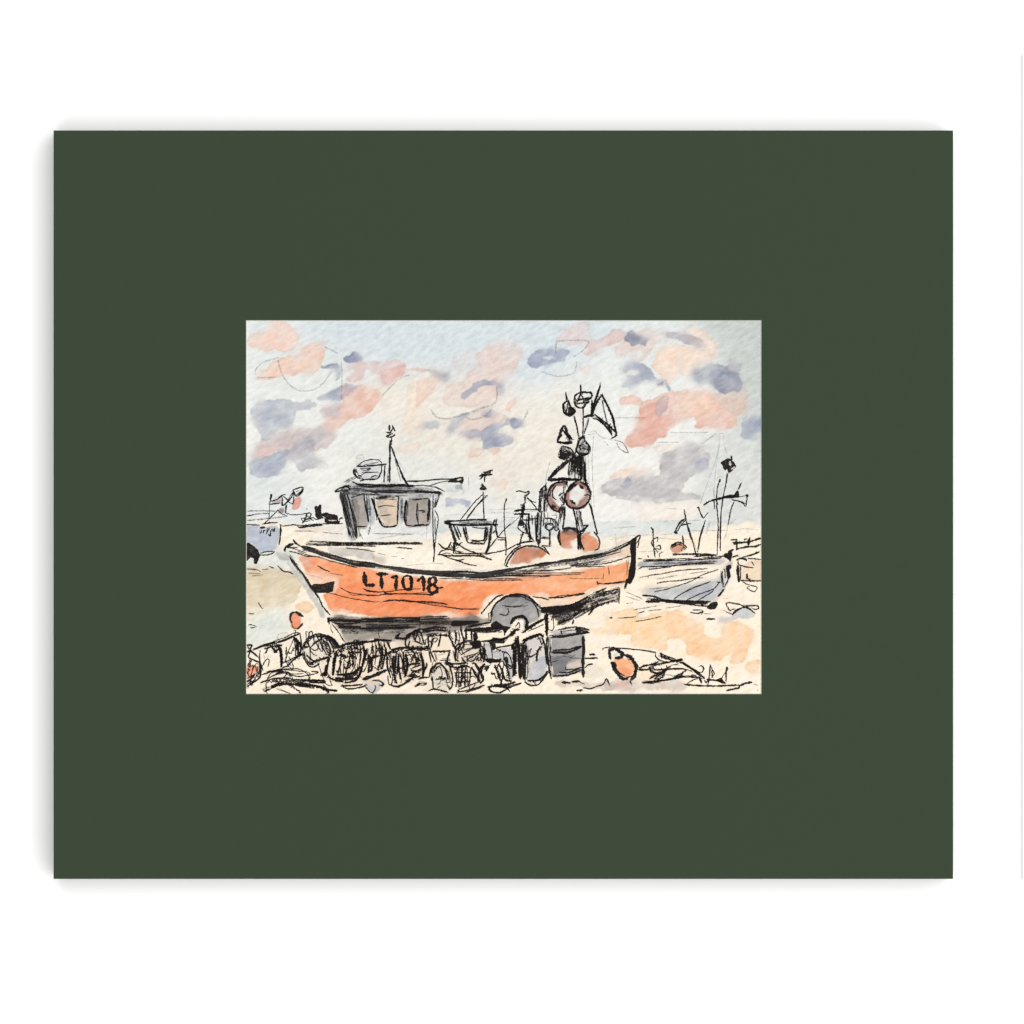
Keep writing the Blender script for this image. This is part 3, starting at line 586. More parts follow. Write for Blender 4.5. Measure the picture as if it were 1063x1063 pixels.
k26 170 445 260 410 400 390 560 380 600 370;k20 560 360 640 370 750 372;Dk50 260 420 400 400 440 420;k26 440 430 450 520 430 640 400 740 380 790;k22 480 460 450 570 430 650;k20 150 480 120 600 110 750;k26 130 560 100 750;k16 180 470 250 440;k16 270 510 340 500 420 510;k18 300 430 320 540 320 660;k16 270 480 290 530 260 660 240 760 240 840;k14 180 570 210 540 240 560 200 580;k14 200 600 160 700;k14 250 610 290 610 290 660 240 680 220 640;k24 150 750 260 750 340 720 410 660;k24 140 790 260 800 370 790;k20 230 840 340 820 390 770;k14 50 770 130 810 220 830;Dk50 240 770 300 760 380 700;k20 30 640 10 760;k26 0 740 30 750;k16 60 590 30 700
k24 0 320 60 330 130 380 170 440;k16 50 340 90 420 130 450;k16 0 560 60 560;k20 140 710 170 720
@pot_three d2
k18 490 520 500 620 490 720;k26 520 560 530 690 490 720;k14 540 440 545 520 530 620;k12 520 450 545 440;k14 450 580 600 540 690 530;k18 610 380 620 520;k20 650 440 640 560 600 690;k14 660 420 690 480 660 600 640 690;k20 700 390 740 470;k16 680 460 690 540;k14 610 690 640 680;k40 430 800 550 760 690 700
@stone d2
k20 190 870 280 870 400 860;k18 190 870 270 905 400 890 480 860;k14 400 870 430 850;k16 540 810 620 820 660 850 650 870 620 860;k14 450 870 500 930 540 950 575 890 560 860;k14 0 860 60 940;k20 20 910 150 930
@pot_four d2
k20 690 520 760 480 850 450 1000 460 1063 460;Dk50 750 490 860 460;k20 700 540 700 650 740 780;k16 770 540 760 640 780 760 800 840;k20 800 530 790 640 770 750;k16 830 520 830 660 850 800;k14 850 520 870 620 870 720;k18 880 500 880 620 900 760;k24 910 540 930 640 900 770;k14 820 580 810 720;k12 760 650 840 680 920 660;k24 740 860 800 880 870 860 980 790;k14 930 640 1063 620;k14 960 700 1063 730;k18 940 760 1000 780 1063 760;k20 980 430 1000 470 950 440;k16 990 530 970 600;k12 1010 530 1040 600;Dk40 760 560 770 700 790 820;Dk30 900 560 905 740
k24 790 350 840 290;k20 800 345 900 350 980 290 1063 250;k16 910 350 900 420 930 450;k16 1000 290 1000 370;k12 1020 280 1050 330 1063 400;k20 1010 880 1063 850
@pot_four d3
k26 0 420 120 400 250 390 320 400;Dk60 160 390 300 390;k20 200 430 220 560 240 700;k34 190 460 230 570 225 740;k20 290 250 300 400;k16 310 400 340 480 380 560;k16 300 430 330 560;Dk50 20 250 150 180 260 160;k18 130 300 160 190 200 210 240 330;k16 130 300 230 340;k14 260 280 250 350;k14 280 260 290 340
k20 10 460 40 560 30 620 10 740;k12 80 560 120 470 150 420;k12 150 440 190 560;k16 50 590 180 570;k12 70 640 200 590;k14 80 690 210 640;k20 50 720 120 710 160 740;k20 10 790 90 760;k14 30 480 90 460;k18 300 750 320 650;k14 260 570 270 610 220 720;k20 170 770 230 750 290 750;k16 130 855 180 820 270 820 240 840 180 840;k14 60 300 40 380
@pot_five d3
Dk60 220 180 360 150 560 160;Dk40 270 240 400 220 540 220;k18 450 210 410 370;k16 410 270 380 310 350 310 360 270 400 260;k20 460 230 540 240;k24 550 170 550 250 620 400 620 520 660 550;k14 620 170 630 260 620 340;k16 670 330 620 380;k26 690 120 700 200 730 300 720 390;k12 630 280 680 300;k12 300 300 340 330;k14 350 240 320 380
k26 750 150 760 280;k26 820 170 820 280;k14 860 190 880 270;k30 730 180 820 160 1063 145;k14 760 130 1040 80;k20 340 425 480 430 550 420;k20 560 420 530 500 520 560;k14 440 540 560 530;g10 360 480 500 460
k20 640 400 700 330 760 300 820 300;F 790 320 860 300 940 330 930 380 880 400 830 360;k16 660 440 720 360;k12 690 470 780 420 850 390;k10 720 500 870 460;k14 780 520 850 480;k18 940 360 980 420 970 560;k14 920 400 950 480 910 550;k14 700 500 720 540 750 570;k24 500 580 640 580 750 570;k10 930 430 940 560;k14 650 450 650 520;k20 930 310 1063 290;F 1000 540 1063 520 1063 580 1010 560
@pot_arch d3
k24 310 690 330 640 390 580 450 570;k26 440 580 500 650 540 780;k18 560 620 590 760 580 860 550 900;k22 340 740 350 880;k16 520 840 550 890;Dk50 490 560 600 600;Dk50 320 680 400 600;k12 380 780 430 770 520 760;g10 360 820 500 830;k12 400 880 440 850;k22 300 910 350 890 420 900 530 930
@basket d3
k26 560 610 660 630 720 600 800 620;k20 620 690 640 780 630 860;k16 610 690 820 690;k14 640 800 780 800;k14 700 620 700 760 690 860;k16 740 680 740 860;k20 810 630 800 800 790 830;k18 820 620 860 700 910 770 920 800;k16 860 690 900 750;k18 830 580 860 570 900 620 940 680;k16 960 600 940 700;k14 920 790 940 810 970 780 960 720 930 700;k14 680 890 800 840 920 800;k16 640 930 800 900 980 840;k18 750 930 900 880 980 840;k10 600 640 700 660
k20 960 620 1030 620 1000 660;k14 980 650 1040 600;k14 1030 880 1063 860;k12 1030 890 1063 930
@pot_box d4
k26 200 520 300 520 370 490;F 160 530 240 510 330 530 320 560 240 560 240 600 200 630 190 570;k16 200 630 260 600 400 580;k16 400 570 400 620;F 0 540 80 530 90 580 30 620 0 590
k26 415 560 420 750 410 890;k20 440 500 440 700 430 880;Dk60 490 560 480 750 500 920;k24 460 490 460 600 480 800 480 910;k24 520 570 520 760 520 920;k16 500 570 560 520 640 490
k24 510 530 600 490 680 470 720 490;k14 540 560 540 700 530 850 530 930;k20 700 500 730 570 740 680 760 770;k14 700 590 660 640 650 740;k14 540 690 600 690 650 660;k12 680 510 700 580;k18 560 935 660 930 720 890 760 840;k14 530 940 580 980 650 980 700 940 740 880;k10 600 930 640 970;k10 660 520 690 500
@pot_grey d4
k14 85 600 80 660 100 700 120 640 100 600;k12 110 620 130 680 110 740;k20 130 720 220 740 290 720;F 130 710 280 720 270 750 160 750;F 310 720 350 690 370 740 350 770 330 740;k18 230 780 260 860 290 940;k20 270 770 310 860 290 960;k14 320 760 360 830 375 940;k14 360 770 400 790;k14 310 870 340 930 400 940;k20 170 990 240 990 330 990 430 940;k18 170 1000 190 1040 280 1055 380 1000 490 960;k16 330 990 380 1040;Dk30 240 980 350 990 430 960;k16 60 940 80 820 130 760;k16 10 750 60 800 90 870;k12 0 800 70 930;k14 140 840 170 800;k16 190 860 230 870;k14 90 870 110 920 80 960;k12 230 970 240 990;k12 440 980 490 960;g10 200 660 250 640 290 680;k10 0 700 60 650
@barrel d5
k24 110 430 250 430 400 405 550 390;k18 210 360 300 340 400 330 480 340 550 360;Dk60 400 370 480 360 550 360;k24 80 400 70 370;k24 90 430 80 520 90 650 110 800 130 900;k18 125 480 120 600;k16 110 600 130 760;k34 480 430 490 560 480 700 485 880;k20 150 585 250 580 330 575 460 535;k24 120 605 250 615 340 605 470 545;d10 260 650 360 670 470 675;k22 505 675 640 670;k30 555 632 610 632;k18 500 780 540 745 590 735;k14 290 770 300 800 400 790 480 770;k22 150 870 300 860 400 830 470 800;k16 220 830 320 830 450 790;k10 130 720 200 700;k20 240 370 250 410;k16 0 950 60 880 100 830;w10 130 460 125 540;w10 140 760 150 840;w9 90 432 140 432
@buoy d6
k14 65 410 90 385 150 375;k44 160 520 150 420 200 390 260 420 310 460 290 500 220 510;k44 180 560 200 620 250 700 310 760 370 770;k44 330 470 400 490 450 550 480 620 460 720 410 780;k20 220 630 270 690 340 730;F 160 560 220 560 240 610 200 630;k20 330 760 400 740 430 730;k20 400 790 420 830;w34 215 480 245 460
@rope d6
k14 220 385 400 400 560 415 720 445
k20 510 650 560 610 700 580 750 555;k24 510 650 560 655 630 650;k16 720 450 715 490 760 530 850 560 960 545;k18 770 450 800 490 900 530 1000 550;k14 770 450 860 490 950 520;k34 900 550 960 540 1040 525;k14 640 630 740 590 860 560;k14 640 640 740 650 900 640;k16 640 620 660 670 760 700;k18 640 765 720 720 800 670 900 610;k14 700 760 760 770 810 720 830 680;k12 840 600 860 630;k16 860 650 950 640 1063 640;d10 830 710 930 725;k22 555 815 700 795 850 775 1063 740;k12 560 810 680 820 780 790;k14 950 750 1030 720 1050 690;k14 1000 560 1063 580;k14 720 750 800 700 860 650
@rope d7
k30 0 545 100 535;k22 80 560 180 620 290 690 370 750;k18 100 560 200 630 330 720;k14 0 650 60 640 140 650 220 670;k14 0 740 80 700 150 655;k20 0 745 150 740 320 745;Dk40 210 735 380 745;k24 310 750 330 820;k14 160 820 230 780 290 760
@pot_two d2
Qk9 34 250 420 350 400 440 410;Qk8 30 270 500 340 505 420 500;Qk8 26 240 770 320 790 390 770;Qk8 22 110 560 100 740;k9 190 480 180 640 150 740;k9 330 520 350 640 300 720;k9 400 440 410 560 380 680;k9 230 450 200 520 240 600;k9 460 470 440 620
@pot_three d2
Qk8 20 500 560 510 700;k9 570 400 580 520 560 640;k9 630 390 640 460 625 560;Qk8 20 640 430 650 560 630 660;k9 720 380 730 460
@pot_four d2
Qk9 30 700 520 780 480 860 460 1000 455;Qk8 30 780 560 790 800;Qk8 26 900 530 910 740;k9 740 520 730 640 760 760;k9 960 480 1010 520 1063 500;Qk8 24 940 450 1050 440;k9 980 560 1040 560 1010 640;Qk8 24 930 760 1030 770
@pot_four d3
Qk9 34 150 400 310 400;Qk9 34 40 260 150 200 260 180;Qk8 26 210 480 225 720;k9 30 420 90 520 60 620;k9 120 480 140 580 90 640;Qk8 22 60 710 150 730;k9 340 330 300 400;k9 0 440 100 440 180 450
@pot_five d3
Qk9 40 250 180 400 160 540 170;Qk8 30 280 250 380 230 520 220;Qk8 24 560 200 600 360;k9 640 190 620 300;k9 660 180 680 260 660 330;Qk9 36 800 330 930 350;Qk8 24 650 420 680 350 760 310;k9 740 340 900 360;k9 960 380 960 520;k9 600 420 620 560;Qk8 26 500 560 600 590;k9 700 420 880 370;k9 370 440 390 540
@pot_arch d3
Qk8 26 500 580 590 620;Qk8 24 330 680 390 600;k9 350 700 420 610 460 600;k9 470 600 540 700 560 820;k9 580 680 600 800
@basket d3
k9 660 640 670 860;k9 770 640 770 830;k9 620 740 800 740;Qk8 20 580 620 780 615;k9 840 640 930 760;k9 880 620 950 740;Qk8 18 930 620 950 760
@pot_box d4
Qk9 26 170 530 330 530;Qk8 24 430 520 440 880;k9 470 520 470 880;k9 505 560 500 900;Qk8 22 520 540 600 500 700 480;k9 550 580 560 800 550 920;k9 740 600 745 760;k9 720 520 700 580
@pot_grey d4
Qk8 24 130 730 290 730;k9 240 790 280 900;k9 280 780 320 900;k9 340 750 380 880;Qk8 20 190 980 420 960;k9 20 760 70 850 60 930;k9 0 610 60 580;Qk8 22 0 560 80 560;Qk8 18 80 620 110 720
@pot_round d1
Qk9 36 780 430 900 440 980 520;Qk8 24 690 730 780 720;k9 660 520 720 450 820 420;k9 740 520 830 450 900 480;k9 930 500 960 600 900 650;Qk8 26 940 520 970 640;k9 650 660 700 740;k9 850 480 870 560 900 620
@pot_one d1
Qk8 26 200 540 330 505;Qk8 26 545 470 575 640;k9 350 540 370 640 380 740;Qk8 20 370 560 385 760;k9 590 420 610 540 580 640;k9 340 490 460 450 560 405;Qk8 24 290 560 370 550
@net_heap d1
Qk9 26 280 990 420 955 600 965;Qk9 28 560 960 700 975 840 1000;k9 240 900 330 850 440 830;k9 420 900 560 930 700 920;k9 500 880 520 930;k9 330 930 500 935;Qk8 18 430 830 480 880;k9 180 1030 220 1000 260 990
@wheel d4
Qk9 24 200 390 300 400 330 440;Qk9 22 380 470 450 420;k9 760 240 740 300 760 400;Qk8 20 760 260 750 460;k9 560 440 650 400 720 370;k9 210 200 250 150 330 110;k9 330 90 480 85 620 150;d10 300 180 480 190 560 180
@winch a4
Qk9 30 235 580 230 720;Qk8 24 220 760 300 900;k9 290 700 280 820 310 920;k9 340 690 350 800;Qk8 20 430 420 440 640;Qk8 20 400 680 400 960;k9 470 720 470 800;k9 590 740 620 790 600 840;k9 500 770 490 830 530 850;k9 210 690 220 780
@flags a4
Qk8 30 800 20 780 240;Qk8 24 850 40 860 280;k9 760 60 740 240;k9 910 180 920 320
@flags a5
Qk8 22 420 900 370 1050;Qk8 22 470 900 460 1050;Qk8 20 270 340 300 420 380 400;Qk8 18 400 260 560 250;Qk8 24 430 760 540 830;Qk8 24 240 830 370 850;k9 590 300 575 440;k9 620 440 790 600;Qk8 14 210 735 350 740
@far_boat a3
Qk8 22 400 800 470 970;k9 350 770 450 790 640 785 860 780;k9 560 820 600 960;k9 800 820 790 960;Qk8 14 860 800 840 1000;Qk8 18 740 240 850 220;Qk8 18 735 350 780 400
@far_boat c2
k9 810 170 900 150 1000 190;k9 900 90 980 100;Qk8 18 930 60 980 120
@right_boat b2
Qk9 24 900 950 1000 930;k9 250 870 500 900 880 930;k9 600 500 800 470 1000 460;k9 200 455 500 450;d10 260 760 460 740;d9 700 590 900 560;d9 340 650 560 610
@right_boat b3
Qk9 26 350 390 420 390;Qk8 20 380 500 385 640;Qk8 18 280 830 340 760;k9 300 560 310 700
@jetty b3
Qk8 22 440 250 500 250;Qk8 18 600 220 620 260;Qk8 18 680 210 740 205
@barrel d5
Qk8 26 400 360 540 365;k9 230 380 400 360 520 375;k9 140 600 300 600 450 560;k9 470 440 475 600 470 860;k9 100 450 95 700 120 880
@buoy d6
Qk9 26 160 420 240 400 300 470;Qk9 26 350 480 460 580 460 720
@rope d6
k9 660 600 800 580 900 560;k9 760 480 850 530;k9 660 690 780 690 860 640;k9 900 600 1000 580;Qk8 18 900 545 1030 540;k9 540 660 640 640
@flags a4
d12 900 60 910 300;d10 930 40 940 250;d12 760 120 750 280;k9 820 40 815 280;d10 860 60 862 290;k9 705 130 620 210 560 270
@floats a4
d14 860 630 880 760 900 860;d12 1000 620 1030 760 1050 860;k9 690 380 700 480 690 580;Dk26 665 480 690 530 680 580;k9 655 620 640 740 625 840;d12 700 620 690 740;k9 780 600 860 605 930 570;k9 545 600 600 640 650 640;Dk20 720 520 740 580 800 610;k9 830 640 850 760 870 860;k9 1000 580 1020 700;k10 590 850 620 860 640 830;g12 620 680 610 840
@winch a4
d12 510 400 500 640;d10 520 660 510 800 540 900;k9 480 650 480 720;k9 560 730 580 770 560 800;k9 505 790 560 800;k9 600 760 600 820;d10 560 690 620 690;k9 440 940 520 945;k9 380 700 385 960
@sky a4
g9 970 300 1000 560;g9 1010 250 1030 600;g9 600 660 620 700
@sea c4
g9 800 90 1000 90;g9 840 40 850 200;g9 780 110 880 105
@signature d7
k18 305 610 340 605 360 640 345 680 310 685;k18 440 590 435 680 425 770 410 840;k14 440 590 470 660 490 700 470 740;k20 460 660 465 750;k16 370 780 390 810 410 780;k24 400 770 480 780 560 790 620 810;F 500 780 580 750 610 800 640 820 600 825 540 800;k10 580 760 620 690;k20 640 620 635 700 635 800;k28 650 620 645 660;k22 120 830 200 840 350 850 500 852 700 845 800 840;k30 810 845 870 820 950 805;k26 640 910 720 890 790 875;k24 800 850 785 885;d12 970 825 1020 845;d10 1020 900 1022 910
@small_float c1
k24 140 925 118 880 130 820 180 800;k34 185 800 220 825 260 850;k28 200 990 240 950 255 930;d14 140 930 160 980 200 990
"""
# regions of the painted face: part, optional sub-part, label, outline in photograph pixels (later ones lie over earlier ones)
REGIONS = [
 ('sea', None, 'pale blue grey strip of painted sea', 'px', '455 541 560 540 790 541 790 553 700 556 560 557 455 553'),
 ('beach', None, 'cream and sand coloured painted beach', 'px', '256 548 300 544 357 543 357 560 455 560 500 578 560 565 640 558 790 553 790 720 256 720'),
 ('far_huts', None, 'dark scribbled huts on the skyline', 'b4', '385 495 560 475 600 400 660 350 740 340 745 280 825 255 830 340 1000 365 1063 400 1063 475 600 508'),
 ('left_boat', None, 'grey blue boat cut off by the left edge', 'b4', '0 320 245 320 240 150 390 140 520 75 630 60 610 300 450 340 680 345 340 450 370 470 375 600 320 770 140 800 110 910 60 860 0 870'),
 ('right_boat', None, 'pale grey clinker boat on the right', 'px', '660 586 668 580 700 574 745 576 758 578 760 590 755 605 744 622 738 632 700 626 668 618'),
 ('crate', None, 'sandy box shape at the right edge', 'b3', '470 440 640 385 744 360 744 672 500 680'),
 ('mound', None, 'grey mound under the right boat', 'b3', '430 1050 480 990 570 958 640 985 670 1070'),
 ('far_boat', None, 'small white cabin boat behind the main boat', 'px', '467 562 461 545 462 540 500 538 514 540 512 560 508 572 540 564 545 570 508 575 490 576 470 574'),
 ('flags', None, 'bundle of marker flags and floats on poles', 'a5', '250 260 290 180 380 250 450 100 600 200 680 60 860 650 800 700 600 470 530 700 560 800 520 1063 560 1200 330 1250 90 1190 90 1150 250 1000 180 740 260 540 330 560 370 440'),
 ('floats', None, 'brown ring floats and round buoys on the stern', 'a4', '430 1063 500 980 560 1000 650 850 690 640 560 630 505 500 540 350 720 310 940 310 990 440 980 560 1063 880 1063 1063 1000 1085 700 1063'),
 ('floats', 'dome_float', None, 'c3', '600 290 640 200 720 110 850 75 950 85 1063 160 1063 250 840 290'),
 ('winch', None, 'dark winch and gantry on the boat', 'a4', '150 640 250 600 280 420 500 350 470 640 440 1020 170 1030 230 800'),
 ('fishing_boat', 'deck', None, 'px', '297 566 330 563 375 560 455 560 470 580 540 583 600 576 655 564 655 572 600 586 540 594 460 596 380 586 330 575'),
 ('fishing_boat', 'wheelhouse', None, 'b5', '80 210 300 130 400 90 900 120 1240 210 1330 190 1460 150 1450 230 1300 260 1200 300 1180 700 1150 780 250 770 160 400'),
 ('fishing_boat', 'radar_dome', None, 'a2', '290 600 400 520 480 498 570 505 655 550 630 600 600 690 540 725 370 735 300 690'),
 ('fishing_boat', 'hull', None, 'px', '295 570 304 564 330 570 380 585 440 593 480 596 540 592 600 580 640 571 665 557 660 604 645 612 644 626 612 636 590 650 560 640 548 618 520 617 508 626 506 648 470 656 404 667 362 668 344 643 336 632 318 598'),
 ('wheel', None, 'grey trolley wheel under the hull', 'c3', '405 950 430 780 520 650 650 605 790 605 900 660 1000 780 960 870 800 1000 600 1020'),
 ('small_float', None, 'small orange float left of the bow', 'c1', '110 880 130 810 190 800 240 850 240 950 200 995 140 970'),
 ('pot_left', None, 'netted pot with orange at the left edge', 'd1', '0 530 60 530 140 700 150 890 0 990'),
 ('pot_one', None, 'leaning slatted pot at the left', 'd1', '80 575 330 480 590 390 620 620 400 785 180 855 140 690'),
 ('pot_round', None, 'round net pot below the bow', 'd1', '640 560 700 430 800 400 960 460 1000 570 930 660 740 770 650 690'),
 ('net_heap', None, 'flat heap of net at the lower left', 'd1', '150 940 270 840 400 800 560 790 690 870 860 920 900 1063 220 1063'),
 ('pot_two', None, 'dark hooped pot under the bow', 'd2', '0 740 60 590 170 440 400 390 470 440 430 640 380 800 230 845 50 780'),
 ('pot_three', None, 'open hooped pot beside the dark one', 'd2', '480 450 600 370 740 372 740 470 690 540 690 710 430 810 450 580'),
 ('stone', None, 'grey stone among the pots', 'd2', '440 830 560 800 660 850 540 955'),
 ('pot_four', None, 'ribbed pot with dense black hoops', 'd2', '690 520 850 450 1063 455 1180 460 1200 650 1150 780 980 800 800 885 700 650'),
 ('pot_five', None, 'striped grey pot under the keel', 'd3', '640 400 700 330 800 290 940 330 985 430 970 560 750 575 650 540'),
 ('pot_arch', None, 'arched pot with a pale mouth', 'd3', '310 690 390 575 480 570 570 640 590 800 550 910 340 890'),
 ('basket', None, 'open latticed basket', 'd3', '590 610 720 595 820 610 910 690 970 780 900 860 750 930 640 930'),
 ('pot_grey', None, 'blue grey pot beside the wheel', 'd4', '100 570 190 560 400 590 410 890 380 940 280 960 230 780 130 720'),
 ('pot_box', None, 'tall pale grey bin with rounded foot', 'd4', '415 560 460 490 510 530 680 465 740 560 760 780 740 880 640 985 530 950 415 900'),
 ('barrel', None, 'grey barrel with two dark hoops', 'd5', '70 400 210 355 400 325 560 355 500 410 495 790 400 840 140 890 90 650'),
 ('buoy', None, 'orange buoy with thick black outline', 'd6', '130 420 200 380 320 440 450 520 500 630 460 740 400 800 300 770 200 670 150 540'),
 ('rope', None, 'tangle of rope beside the orange buoy', 'd6', '500 650 720 560 720 445 780 445 1000 530 1160 600 1330 700 1330 760 1000 750 560 830 640 760 640 660'),
 ('signature', None, 'artist signature in black ink', 'd7', '300 600 440 580 500 680 640 610 670 800 960 800 790 890 640 920 640 860 120 840 360 790'),
]
PART_NAMES = dict(sky='painted_sky', sea='painted_sea', beach='painted_beach', far_huts='painted_huts', left_boat='painted_boat',
 right_boat='painted_boat', far_boat='painted_boat', crate='painted_crate', mound='painted_mound', flags='painted_flags', floats='painted_floats',
 winch='painted_winch', fishing_boat='painted_fishing_boat', wheel='painted_wheel', small_float='painted_float', stone='painted_stone',
 pot_left='painted_lobster_pot', pot_one='painted_lobster_pot', pot_round='painted_lobster_pot', pot_two='painted_lobster_pot',
 pot_three='painted_lobster_pot', pot_four='painted_lobster_pot', pot_five='painted_lobster_pot', pot_arch='painted_lobster_pot',
 pot_grey='painted_lobster_pot', net_heap='painted_net', basket='painted_basket', pot_box='painted_bin', barrel='painted_barrel',
 buoy='painted_buoy', rope='painted_rope', signature='signature', jetty='painted_jetty')
INK_SUB = dict(hull='hull', deck='deck', wheelhouse='wheelhouse', radar_dome='radar_dome', mast='mast', lettering='registration_lettering')

# ------------------------------------------------------------------ lay the washes on the paper
rng = np.random.RandomState(7)
random.seed(11)
R = 1.5                                            # grid cells per photograph pixel
NX, NY = int((OX1 - OX0) * R), int(round((OY1 - OY0) * R))
gx = OX0 + np.arange(NX + 1) / R
gy = OY0 + np.arange(NY + 1) * ((OY1 - OY0) / NY)
GX, GY = np.meshgrid(gx, gy)

def smooth_noise(cell, seed):
    r = np.random.RandomState(seed)
    nx, ny = int((OX1 - OX0) / cell) + 4, int((OY1 - OY0) / cell) + 4
    g = r.rand(ny, nx)
    u = (GX - OX0) / cell; v = (GY - OY0) / cell
    i = u.astype(int); j = v.astype(int); fu = u - i; fv = v - j
    fu = fu * fu * (3 - 2 * fu); fv = fv * fv * (3 - 2 * fv)
    return (g[j, i] * (1 - fu) + g[j, i + 1] * fu) * (1 - fv) + (g[j + 1, i] * (1 - fu) + g[j + 1, i + 1] * fu) * fv
def blur(a, sig):
    if sig < 0.4: return a
    r = max(1, int(sig * 2.5)); k = np.exp(-0.5 * (np.arange(-r, r + 1) / sig) ** 2); k /= k.sum()
    p = np.pad(a, ((r, r), (0, 0)), mode='edge'); o = np.zeros_like(a)
    for t in range(2 * r + 1): o += k[t] * p[t:t + a.shape[0]]
    p = np.pad(o, ((0, 0), (r, r)), mode='edge'); o2 = np.zeros_like(a)
    for t in range(2 * r + 1): o2 += k[t] * p[:, t:t + a.shape[1]]
    return o2
WX = (smooth_noise(7, 1) - .5) * 4.2 + (smooth_noise(2.6, 2) - .5) * 1.8
WY = (smooth_noise(7, 3) - .5) * 4.2 + (smooth_noise(2.6, 4) - .5) * 1.8
N1 = smooth_noise(9, 5); N2 = smooth_noise(3, 6); N3 = smooth_noise(40, 8); N4 = smooth_noise(1.4, 9); N5 = smooth_noise(13, 21); N6 = smooth_noise(18, 22)

def inside(pts, X, Y):
    res = np.zeros(X.shape, bool)
    n = len(pts)
    for i in range(n):
        x1, y1 = pts[i]; x2, y2 = pts[(i + 1) % n]
        if y1 == y2: continue
        c = ((y1 > Y) != (y2 > Y)) & (X < (x2 - x1) * (Y - y1) / (y2 - y1) + x1)
        res ^= c
    return res
def topts(tile, nums):
    x0, y0, s = TILES[tile]
    return [(x0 + nums[i] * s, y0 + nums[i + 1] * s) for i in range(0, len(nums) - 1, 2)]
def catmull(pts, closed=False, step=0.7):
    p = np.array(pts, float); n = len(p)
    if n < 2: return p
    if n == 2 and not closed:
        m = max(2, int(np.hypot(*(p[1] - p[0])) / step) + 1)
        return p[0] + (p[1] - p[0]) * np.linspace(0, 1, m)[:, None]
    out = []
    for i in range(n if closed else n - 1):
        if closed: a, b, c, d = p[i - 1], p[i], p[(i + 1) % n], p[(i + 2) % n]
        else:
            b, c = p[i], p[i + 1]
            a = p[i - 1] if i > 0 else b - (c - b) * .5
            d = p[i + 2] if i + 2 < n else c + (c - b) * .5
        m = max(2, int(np.hypot(*(c - b)) / step))
        t = np.linspace(0, 1, m, endpoint=False)[:, None]
        # gentle tension so that corners stay near the traced points
        T = 0.4
        m1 = (c - a) * T; m2 = (d - b) * T
        out.append((2*t**3 - 3*t**2 + 1) * b + (t**3 - 2*t**2 + t) * m1 + (-2*t**3 + 3*t**2) * c + (t**3 - t**2) * m2)
    if not closed: out.append(p[-1:])
    return np.concatenate(out)

top = lin((222, 229, 227)); mid = lin((237, 237, 230)); low = lin((241, 237, 228))  # base sky tone, with some vignette coolness put into the colour
v = (GY - OY0) / (545 - OY0)
v = np.clip(v, 0, 1)[..., None]
COL = np.where(v < .45, top + (mid - top) * (v / .45), mid + (low - mid) * ((v - .45) / .55))
COL = COL * (1 + (N3[..., None] - .5) * .05)
for line in WASHES.strip().splitlines():
    head, nums = line.split(':')
    tile, rgb, al, soft = head.split()
    cs = np.array([float(c) for c in rgb.split(',')]); al = float(al); soft = float(soft)
    if tile[0] == 't' and cs[2] > cs[0] + 7:           # the blue pigment is a greyish indigo
        g_ = cs.mean(); cs = (g_ + (cs - g_) * 0.92) * 0.94
    col = lin(cs)
    pts = topts(tile, [float(n) for n in nums.split()])
    warp = min(1.0, 0.25 + soft * 0.18)
    pts = [tuple(q) for q in catmull(pts, True, 2.0)]
    xs = [p_[0] for p_ in pts]; ys = [p_[1] for p_ in pts]
    pad = 5 + soft * 0.6
    i0 = max(0, int((min(xs) - pad - OX0) * R)); i1 = min(NX + 1, int((max(xs) + pad - OX0) * R) + 2)
    j0 = max(0, int((min(ys) - pad - OY0) * R)); j1 = min(NY + 1, int((max(ys) + pad - OY0) * R) + 2)
    if i1 <= i0 or j1 <= j0: continue
    sl = (slice(j0, j1), slice(i0, i1))
    m = inside(pts, GX[sl] + WX[sl] * warp, GY[sl] + WY[sl] * warp).astype(float)
    big = soft >= 12
    if big: mk = blur(m, soft * R * 0.45)
    else:
        crisp = blur(m, 0.45 * R); bleed = blur(m, (1.2 + soft * 0.4) * R)
        q_ = np.clip((N5[sl] - .40) * 3.0, 0, 1) if soft >= 3 else np.clip((N5[sl] - .6) * 2.5, 0, .6)
        mk = crisp * (1 - q_) + bleed * q_
    edge = np.clip(m - blur(m, 2.2 * R), 0, 1) * (0 if big else 1)
    a = mk * al * ((0.52 + 0.42 * N1[sl] + 0.38 * N6[sl]) * (0.92 + 0.16 * N2[sl]) if 3 <= soft < 12 else (0.86 + 0.2 * N1[sl]))
    a = np.clip(a, 0, 1)[..., None]
    c = col * (1 - 0.24 * edge[..., None]) * (0.97 + 0.06 * N2[sl][..., None])
    COL[sl] = COL[sl] * (1 - a) + c * a
lum = COL @ np.array([.2126, .7152, .0722])
sat = np.where(GY > 556, 1.0, 0.79)[..., None]
COL = lum[..., None] * (1 - sat) + COL * sat
COL *= (0.985 + 0.03 * N4[..., None])
ALB = np.clip(COL / E, 0.01, 0.9)

